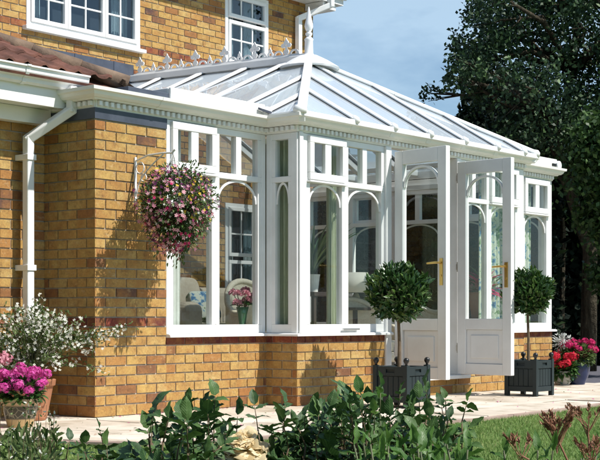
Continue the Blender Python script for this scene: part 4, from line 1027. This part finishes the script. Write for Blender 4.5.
arr_obj('foliage', V, Fc, T_, [M['bay'], M['soft']], hb, mi=np.repeat(rng.integers(0, 2, n), 3))
def basket_flowers(name, mat, k, size, seed):
    r_ = np.random.default_rng(seed); d = nrm(r_.normal(size=(k, 3))); rr = .25 + .10 * r_.random(k)
    # flowers gather in clusters
    cc = nrm(r_.normal(size=(max(6, k // 14), 3))); d = nrm(cc[r_.integers(0, len(cc), k)] + r_.normal(size=(k, 3)) * .30)
    P = np.array([bx_ + .03, by_, bz_ + .03]) + d * rr[:, None] * np.array([1.08, .95, .96]); P[:, 1] = np.minimum(P[:, 1], -.04)
    lw = (d[:, 2] < -.1); P[lw, 0] = bx_ + .03 + (P[lw, 0] - bx_ - .03) * (1 + .55 * d[lw, 2]); lw = d[:, 2] < -.6; P[lw, 2] -= .08 * r_.random(lw.sum())
    A = nrm(d + r_.normal(size=(k, 3)) * .35 + [-.1, -.3, .2]); V, Fc, T_ = scatter(STAR, P, nrm(np.cross(A, rdir(k))), A, size, size, np.clip(r_.normal(.5, .28, k), 0, 1)); arr_obj(name, V, Fc, T_, mat, hb)
basket_flowers('purple_flowers', M['purple'], 620, .030, 1); basket_flowers('pink_flowers', M['palepink'], 300, .036, 2); basket_flowers('crimson_flowers', M['magenta'], 130, .030, 5)
basket_flowers('white_flowers', M['wfl'], 150, .022, 3); basket_flowers('yellow_flowers', M['yellow'], 100, .031, 11)

# ================================================================== FOREGROUND BORDER
OVLS = [ovate(7, .30, .28, wide=.36), ovate(7, .45, .10, wide=.33), ovate(7, .18, .55, wide=.38), ovate(7, .38, -.15, wide=.30)]
for q_, (v_, f_) in enumerate(OVLS):      # saw-toothed margin and a slight twist
    for i_ in range(1, 7):
        for j_ in (0, 2): v_[3 * i_ + j_, 1] *= 1 + (.07 if i_ % 2 else -.05); v_[3 * i_ + j_, 2] += .05 * math.sin(i_ * 1.9 + q_ * 2 + j_)
def at(px, py, D):
    l = (px - 300) / F * D; return Vector(cam.location) + FW * D + RT * l + Vector((0, 0, (318 - py) / F * D))
def shrub(name, lab, base, tips, lm, stemm, leafL=.05, leafW=.95, leaflets=5, spacing=.055, cat='rose bush', seed=1, start=.25, drop=.05, group=None, r0=.005):
    r_ = random.Random(seed); t = thing(name, lab, cat, base, group); c = MB(); P, A, U, L, T_ = [], [], [], [], []
    for tip in tips:
        tip = Vector(tip) - Vector((0, 0, drop)); b = Vector(base) + Vector((r_.uniform(-.12, .12), r_.uniform(-.12, .12), 0)); b = b.lerp(Vector((tip.x, tip.y, base[2])), .45)
        m1 = b.lerp(tip, .5) + Vector((r_.uniform(-.05, .05), r_.uniform(-.05, .05), r_.uniform(0, .06)))
        pts = [b.lerp(m1, u / 4) * (1 - u / 8) + m1.lerp(tip, u / 4) * (u / 8) if False else (b * (1 - u / 8) ** 2 + m1 * 2 * (u / 8) * (1 - u / 8) + tip * (u / 8) ** 2) for u in range(9)]
        c.tube(pts, [r0 * (1 - .07 * i) * .8 for i in range(9)], 6)
        Ls = (tip - b).length; k = max(3, int(Ls * (1 - start) / spacing)); ang = r_.uniform(0, 6.28)
        for i in range(k + 1):
            u = start + (1 - start) * i / k; p = b * (1 - u) ** 2 + m1 * 2 * u * (1 - u) + tip * u ** 2; ang += 2.4
            d = Vector((math.cos(ang), math.sin(ang), r_.uniform(.05, .75))).normalized()
            if i == k: d = Vector((r_.uniform(-.3, .3), r_.uniform(-.3, .3), 1)).normalized()
            ll = leafL * r_.uniform(.75, 1.25) * (1 if i < k - 1 else .7); rl = ll * 1.5
            if leaflets == 1:
                P.append(p); A.append(d); U.append(Vector((0, 0, 1)) - d * .3 + Vector((r_.uniform(-.4, .4), r_.uniform(-.4, .4), 0))); L.append(ll); T_.append(min(1, max(0, r_.gauss(.5, .25)))); continue
            c.tube([p, p + d * rl * .6, p + d * rl - Vector((0, 0, .06 * rl))], [.0018, .0014, .0010], 4)
            up = (Vector((0, 0, 1)) + Vector((r_.uniform(-.5, .5), r_.uniform(-.5, .5), 0))).normalized(); side = d.cross(up).normalized(); tt = min(1, max(0, r_.gauss(.5 + .25 * (u > .85), .22)))
            ends = [(1.0, d, 1.1)]
            for j in range((leaflets - 1) // 2): ends += [(.82 - .36 * j, d * .45 + side, .92 - .1 * j), (.82 - .36 * j, d * .45 - side, .92 - .1 * j)]
            for (f_, dd, sc_) in ends:
                P.append(p + d * rl * f_); A.append((dd + Vector((r_.uniform(-.15, .15), r_.uniform(-.15, .15), r_.uniform(-.25, .1)))).normalized()); U.append(up + Vector((r_.uniform(-.25, .25), r_.uniform(-.25, .25), 0))); L.append(ll * sc_); T_.append(tt)
    obj('stems', c, stemm, t, smooth=True)
    L = np.array(L); P, A, U, T_ = (np.array([tuple(p) for p in P]), np.array([tuple(p) for p in A]), np.array([tuple(p) for p in U]), np.array(T_)); w_ = rng.integers(0, 4, len(L)); wj = leafW * (.8 + .4 * rng.random(len(L)))
    V, Fc, T2, _ = merge([scatter(OVLS[q], P[w_ == q], A[w_ == q], U[w_ == q], L[w_ == q], (L * wj)[w_ == q], T_[w_ == q]) for q in range(4)]); lo = arr_obj('leaves', V, Fc, T2, lm, t, smooth=True)
    luv = np.concatenate([np.tile(OVLS[q][0], (int((w_ == q).sum()), 1)) for q in range(4)]).astype(np.float32); at_ = lo.data.attributes.new('luv', 'FLOAT_VECTOR', 'POINT'); at_.data.foreach_set('vector', luv.ravel()); return t
def tips(lst, jitter=0, rnd=None): return [at(*q) for q in lst]
R2 = random.Random(5)
def fill(x0, x1, y0, y1, D0, D1, k): return [at(R2.uniform(x0, x1), R2.uniform(y0, y1), R2.uniform(D0, D1)) for _ in range(k)]
def gbase(px, D): q = at(px, 460, D); return (q.x, q.y, -.03)
shrub('rose_bush', 'low rose shoots with dark leaves at the bottom left, beside the lawn edge', gbase(80, 3.1), tips([(103, 422, 3.1), (66, 436, 3.0)]) + fill(44, 118, 440, 475, 2.9, 3.4, 14), M['rose'], M['brownstem'], .044, seed=2, spacing=.05)
shrub('rose_bush', 'rose bush left of the cream bloom with tall dark leafy shoots', gbase(185, 3.0), tips([(190, 396, 3.05), (152, 410, 3.0), (214, 398, 3.1), (236, 418, 2.9)]) + fill(148, 232, 412, 480, 2.6, 3.3, 60), M['rose'], M['brownstem'], .050, seed=3, spacing=.038)
shrub('rose_bush', 'rose bush behind the cream bloom with glossy paired leaves', gbase(280, 3.1), tips([(258, 408, 3.1), (284, 405, 3.1), (305, 412, 3.0), (324, 420, 3.0)]) + fill(262, 332, 420, 480, 2.8, 3.4, 50), M['rose'], M['brownstem'], .050, seed=4, spacing=.038)
shrub('rose_bush', 'largest rose bush, in front of the left planter, with dense dark leaves', gbase(385, 3.2), tips([(345, 400, 3.1), (398, 388, 3.2), (428, 392, 3.1), (413, 398, 3.1)]) + fill(312, 448, 400, 480, 2.6, 3.5, 120), M['rose'], M['brownstem'], .048, seed=6, spacing=.038)
shrub('rose_shoot', 'arching rose shoot with small round leaves reaching over the lawn, right of the planter', gbase(425, 3.2), tips([(446, 392, 3.2), (462, 400, 3.2), (456, 420, 3.1), (438, 426, 3.1)]), M['rose'], M['brownstem'], .045, seed=7, spacing=.06, start=.5)
shrub('leafy_shoot', 'fresh bright green shoot standing tallest, just left of the left planter', gbase(368, 2.95), tips([(366, 384, 2.95), (380, 380, 3.0), (374, 396, 2.95)]), M['fresh'], M['stem'], .045, leaflets=3, cat='plant', seed=8, start=.7, drop=.075)
shrub('border_plant', 'lime green border plant along the bottom edge below the lawn', gbase(450, 2.6), fill(350, 480, 442, 468, 2.3, 2.6, 34), M['fresh'], M['stem'], .06, leafW=.55, leaflets=1, spacing=.02, cat='plant', seed=9, start=.4, drop=0)
shrub('border_plant', 'small lime green border plant at the bottom right, under the dry seedheads', gbase(520, 2.7), fill(500, 604, 450, 470, 2.4, 2.8, 12), M['fresh'], M['stem'], .055, leafW=.5, leaflets=1, spacing=.02, cat='plant', seed=10, start=.5, drop=0)
# cream rose
rc = at(244, 449, 2.85)
t = thing('cream_rose', 'large cream rose bloom at the bottom of the garden border', 'flower', (rc.x, rc.y, -.03))
P_, A_, U_, L_, T_ = [], [], [], [], []
for ci, (ox, oz, sc_) in enumerate([(0, 0, 1), (-.026, -.012, .75), (.028, -.006, .8), (.006, .022, .7), (-.012, .016, .6), (.018, -.026, .8)]):
    cc = rc + RT * ox + Vector((0, 0, oz)) - FW * random.uniform(0, .015)
    for i in range(34):
        h = i / 33; ang = i * 2.4 + random.uniform(-.5, .5); op = (.15 + 1.25 * h) + random.uniform(-.18, .18); d = Vector((math.cos(ang) * math.sin(op), math.sin(ang) * math.sin(op), math.cos(op))); ax = (Vector((0, 0, 1)) - FW * .9).normalized(); q = ax.to_track_quat('Z', 'Y'); d = q @ d
        P_.append(tuple(cc + d * .003)); A_.append(tuple(d)); U_.append(tuple(-(ax - d * ax.dot(d)) + Vector((0, 0, .001)))); L_.append((.013 + .018 * h) * sc_ * random.uniform(.85, 1.2)); T_.append(random.random())
PT = (np.array([(0, -.1, 0), (0, .1, 0), (.45, -.42, -.10), (.45, 0, -.16), (.45, .42, -.10), (.9, -.38, -.02), (.95, 0, -.10), (.9, .38, -.02), (1.08, -.2, .1), (1.1, .2, .1)]), np.array([(0, 3, 2, 2), (0, 1, 3, 3), (1, 4, 3, 3), (2, 3, 6, 5), (3, 4, 7, 6), (5, 6, 9, 8), (6, 7, 9, 9)]))
PT = (PT[0], np.array([(0, 1, 3, 2), (1, 4, 3, 0), (2, 3, 6, 5), (3, 4, 7, 6), (5, 6, 9, 8)]))
L_ = np.array(L_); V, Fc, T2 = scatter(PT, np.array(P_), np.array(A_), np.array(U_) + rng.normal(size=(len(U_), 3)) * .25, L_, L_ * 1.5, np.array(T_)); arr_obj('petals', V, Fc, T2, M['creamrose'], t, smooth=True)
c = MB(); c.tube([(rc.x, rc.y, -.03), (rc.x + .01, rc.y, .3), tuple(rc - Vector((0, 0, .01)))], .004, 6); obj('stem', c, M['stem'], t)
# dried seedheads
def seedhead(px, py, D, basepx, nb, spread, lab, seed):
    r_ = random.Random(seed); tp = at(px, py + 22, D); b = at(basepx, 470, D); t = thing('dried_flower_stem', lab, 'dried flower', (b.x, b.y, -.03), 'dried brown flower stems in the border')
    c = MB(); c.tube([(b.x, b.y, -.03), tuple(b.lerp(tp, .3)), tuple(tp)], [.0032, .0026, .002], 6); P, A = [], []
    for i in range(nb):
        a = r_.uniform(0, 6.28); d = Vector((math.cos(a) * spread, math.sin(a) * spread, r_.uniform(.6, 1.3))).normalized(); e = tp + d * r_.uniform(.03, .06) * (D / 2.6); c.tube([tp - Vector((0, 0, r_.uniform(0, .03))), e], [.0010, .0006], 4)
        for j in range(11):
            dd = (d + Vector((r_.uniform(-.7, .7), r_.uniform(-.7, .7), r_.uniform(-.1, .8)))).normalized(); P.append(tuple(e - d * r_.uniform(0, .018))); A.append(tuple(dd))
    obj('stem', c, M['dry'], t); n = len(P); V, Fc, T_ = scatter(ovate(3, .5, .2, wide=.5), np.array(P), np.array(A), rdir(n), (.007 + .008 * rng.random(n)), .0036, rng.random(n)); arr_obj('seedhead', V, Fc, T_, M['dry'], t)
seedhead(557, 416, 2.6, 572, 30, .75, 'tall dried brown seedhead standing before the lawn, thickest of the four', 1)
seedhead(522, 434, 2.7, 548, 8, .8, 'small dried brown seedhead leaning left, leftmost of the four', 2)
seedhead(588, 404, 3.0, 590, 12, .9, 'dried brown seedhead farther back against the paving, highest of the four', 3)
seedhead(592, 436, 2.4, 574, 12, 1.0, 'dried brown seedhead spreading at the right edge of the view', 4)
# thin stalks bottom left with little white flowers
t = thing('wispy_plant', 'wispy thin stalks with tiny white flowers at the far bottom left', 'plant', (at(25, 460, 3.2).x, at(25, 460, 3.2).y, -.03)); c = MB(); P_ = []
for i in range(46):
    tp = at(random.uniform(-8, 62), random.uniform(398, 452), random.uniform(3.0, 3.6)); b = Vector((tp.x, tp.y, -.03)) + RT * random.uniform(-.06, .04); c.tube([b, b.lerp(tp, .6) + RT * random.uniform(-.01, .01), tp], [.0016, .0012, .0006], 4); P_ += [tuple(tp + Vector((random.uniform(-.008, .008), random.uniform(-.008, .008), random.uniform(-.03, 0)))) for _ in range(4)]
obj('stalks', c, M['brownstem'], t); n = len(P_); V, Fc, T_ = scatter(OV6, np.array(P_), rdir(n), rdir(n), .010, .006, rng.random(n)); arr_obj('buds', V, Fc, T_, [M['wfl'], M['soft']], t, mi=np.repeat(rng.integers(0, 3, n) > 0, 3).astype(int))
V = None
P_ = [at(random.uniform(0, 60), random.uniform(432, 470), random.uniform(3.0, 4.2)) for _ in range(260)]; n = len(P_); P_ = np.array([tuple(p) for p in P_]); 
V, Fc, T_ = scatter(OV6, P_, rdir(n) + [0, 0, .8], rdir(n) + [0, 0, .4], .035, .010, rng.random(n)); arr_obj('leaves', V, Fc, T_, M['soft'], t)

n = 150; P_ = np.column_stack([rng.random(n) * 8.5 - 1.3, -2.0 + rng.random(n) * 1.9, np.full(n, .006)]); P_[:40, 1] = -.06 - rng.random(40) * .10; P_[:40, 0] = rng.random(40) * 1.9
P_ = P_[(P_[:, 1] < -.40) | (P_[:, 0] < 2.0)]; n = len(P_); d = rdir(n) * [1, 1, .15]
V, Fc, T_ = scatter(OV6, P_, d, rdir(n) * .3 + [0, 0, 1.], .014 + .022 * rng.random(n), .012, rng.random(n)); stuff(tag(arr_obj('fallen_leaves', V, Fc, T_, [M['dry'], M['soft'], M['pink']], mi=np.repeat(rng.integers(0, 3, n), 3)), 'scattered fallen petals and dry leaves on the pale paving', 'leaf litter'))
# ================================================================== TREES AND HEDGES
def tree(name, lab, base, trunk_pts, radii, clumps, nleaf, L, mat, seed=1, cat='tree', Dn=None):
    r_ = np.random.default_rng(seed); t = thing(name, lab, cat, base); c = MB(); c.tube(trunk_pts, radii, 12)
    tp = [Vector(p) for p in trunk_pts]; top = tp[-1]
    for (p, r) in clumps:
        p = Vector(p); k = min(range(len(tp)), key=lambda i: (tp[i] - p).length + (2 if tp[i].z > p.z else 0)); s = tp[k]; mid = s.lerp(p, .5) + Vector(tuple(r_.normal(size=3) * .15)) + Vector((0, 0, .15)); c.tube([s, mid, p], [.06, .035, .012], 6)
        for q in range(4): c.tube([mid.lerp(p, .5), p + Vector(tuple(r_.normal(size=3) * r * .3))], [.014, .004], 4)
    obj('trunk', c, M['bark'], t, smooth=True)
    P = []; 
    tot = sum(r ** 1.6 for _, r in clumps)
    for (p, r) in clumps:
        k = int(nleaf * r ** 1.6 / tot); d = nrm(r_.normal(size=(k, 3))); sub = nrm(r_.normal(size=(14, 3))) * r * .75; ctr = sub[r_.integers(0, 14, k)]
        P.append(np.array(p) + ctr * np.array([1, 1, .75]) + r_.normal(size=(k, 3)) * r * .19)
    P = np.concatenate(P); n = len(P); a = nrm(r_.normal(size=(n, 3)) + [0, 0, -.3]); u = r_.normal(size=(n, 3)) + [0, 0, 1.2]
    V, Fc, T_ = scatter(DIAMOND, P, a, u, L * (.7 + .6 * r_.random(n)), L * .7, np.clip(r_.normal(.42, .26, n), 0, 1)); arr_obj('crown', V, Fc, T_, mat, t); return t
rt = np.random.default_rng(21)
DT = 20.5
def tpt(px, py, D=DT): return at(px, py, D)
cl = []
# crown outline described by (px centre, py, radius m) around the tree
for (px, py, r) in [(472, 40, .55), (482, 72, .5), (464, 80, .42), (456, 78, .26), (482, 108, .30), (480, 14, .36), (466, 46, .34), (474, 62, .4), (500, 20, .7), (505, 60, .8), (520, 100, .8), (512, 140, .5), (540, 30, .9), (545, 75, .9), (560, 120, .9), (585, 40, .9), (590, 90, .9), (612, 130, .9), (545, 150, .4), (620, 60, 1.), (640, 100, 1.), (660, 40, 1.1), (560, -10, 1.0), (520, -20, .8), (610, -20, 1.1), (490, -10, .45), (660, 130, 1.0), (622, 170, .6), (640, 190, .7), (560, -60, 1.2), (620, -80, 1.3), (680, -20, 1.3)]:
    cl.append((tuple(tpt(px, py, DT + rt.normal() * .8)), r * .80)); cl.append((tuple(tpt(px + rt.normal() * 16, py + rt.normal() * 10, DT + rt.normal() * 1.3)), r * .7))
b0 = tpt(588, 330); b0 = (b0.x, b0.y, -.03)
tree('large_tree', 'big dark leafed tree with leaning trunk rising right of the conservatory', b0, [b0, tuple(tpt(590, 250)), tuple(tpt(578, 215)), tuple(tpt(566, 180)), tuple(tpt(562, 130)), tuple(tpt(572, 70)), tuple(tpt(578, 10))], [.13, .11, .095, .085, .075, .06, .03], cl, 44000, .072, M['tree'], 3)
# second trunk beside
b1 = tpt(612, 330, 18.5); b1 = (b1.x, b1.y, -.03)
cl2 = [(tuple(tpt(px, py, 18.6 + rt.normal() * .4)), r) for (px, py, r) in [(602, 150, .5), (640, 160, 1.), (680, 130, 1.2), (606, 205, .45), (650, 220, .9), (615, 275, .4)]]
tree('ivy_tree', 'lighter green tree with a thin forked trunk at the right edge', b1, [b1, tuple(tpt(610, 240, 18.5)), tuple(tpt(606, 200, 18.5)), tuple(tpt(612, 150, 18.5))], [.10, .08, .06, .03], cl2, 30000, .08, leafmat('ivy_leaf', [(0, (.02, .045, .015)), (.6, (.045, .095, .025)), (1, (.10, .17, .05))], .5, .15, .3), 5)
# shaded evergreen hedges behind
def hedge(name, lab, a, b, h, th, n, mat, seed):
    r_ = np.random.default_rng(seed); a = Vector(a); b = Vector(b); d = b - a; t = thing(name, lab, 'hedge', (a.x, a.y, -.03)); nn = Vector((-d.y, d.x, 0)).normalized()
    c = MB(); 
    m = max(2, int(d.length / .9))
    for i in range(m + 1):
        p = a + d * (i / m); c.tube([(p.x, p.y, -.03), (p.x + .1, p.y, h * .6), (p.x, p.y + .1, h * .9)], [.07, .05, .02], 6)
    obj('trunk', c, M['bark'], t)
    u = r_.random(n); z = r_.random(n) ** .8; w = (r_.random(n) - .5) * th * (1.15 - .5 * z ** 3)
    hh = h * (1 + .10 * np.sin(u * d.length * 1.3 + seed) + .06 * np.sin(u * d.length * 3.7)); w = w + .25 * np.sin(u * d.length * 2 + z * 6)
    P = np.array(a)[None] + u[:, None] * np.array(d)[None] + w[:, None] * np.array(nn)[None]; P[:, 2] = -.03 + z * hh
    V, Fc, T_ = scatter(DIAMOND, P, r_.normal(size=(n, 3)), r_.normal(size=(n, 3)) + [0, 0, .6], .16 * (.6 + .8 * r_.random(n)), .12, np.clip(r_.normal(.4, .25, n), 0, 1)); arr_obj('foliage', V, Fc, T_, mat, t)
def flat(px, D): q = at(px, 318, D); return (q.x, q.y, 0)
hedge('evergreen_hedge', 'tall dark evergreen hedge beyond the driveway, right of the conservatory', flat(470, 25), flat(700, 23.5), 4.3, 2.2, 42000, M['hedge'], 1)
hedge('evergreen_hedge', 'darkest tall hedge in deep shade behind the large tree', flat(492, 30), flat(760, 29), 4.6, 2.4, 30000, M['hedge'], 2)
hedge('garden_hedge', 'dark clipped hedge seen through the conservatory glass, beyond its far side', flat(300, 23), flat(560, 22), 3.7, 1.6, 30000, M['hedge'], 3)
hedge('sky_block_hedge', 'unseen tall hedge added left of the lawn to hold back sky light', (-10.5, 3, 0), (-11.5, -16, 0), 5.5, 2.2, 26000, M['hedge'], 4)  # added out of view to cut sky light on the left-facing walls
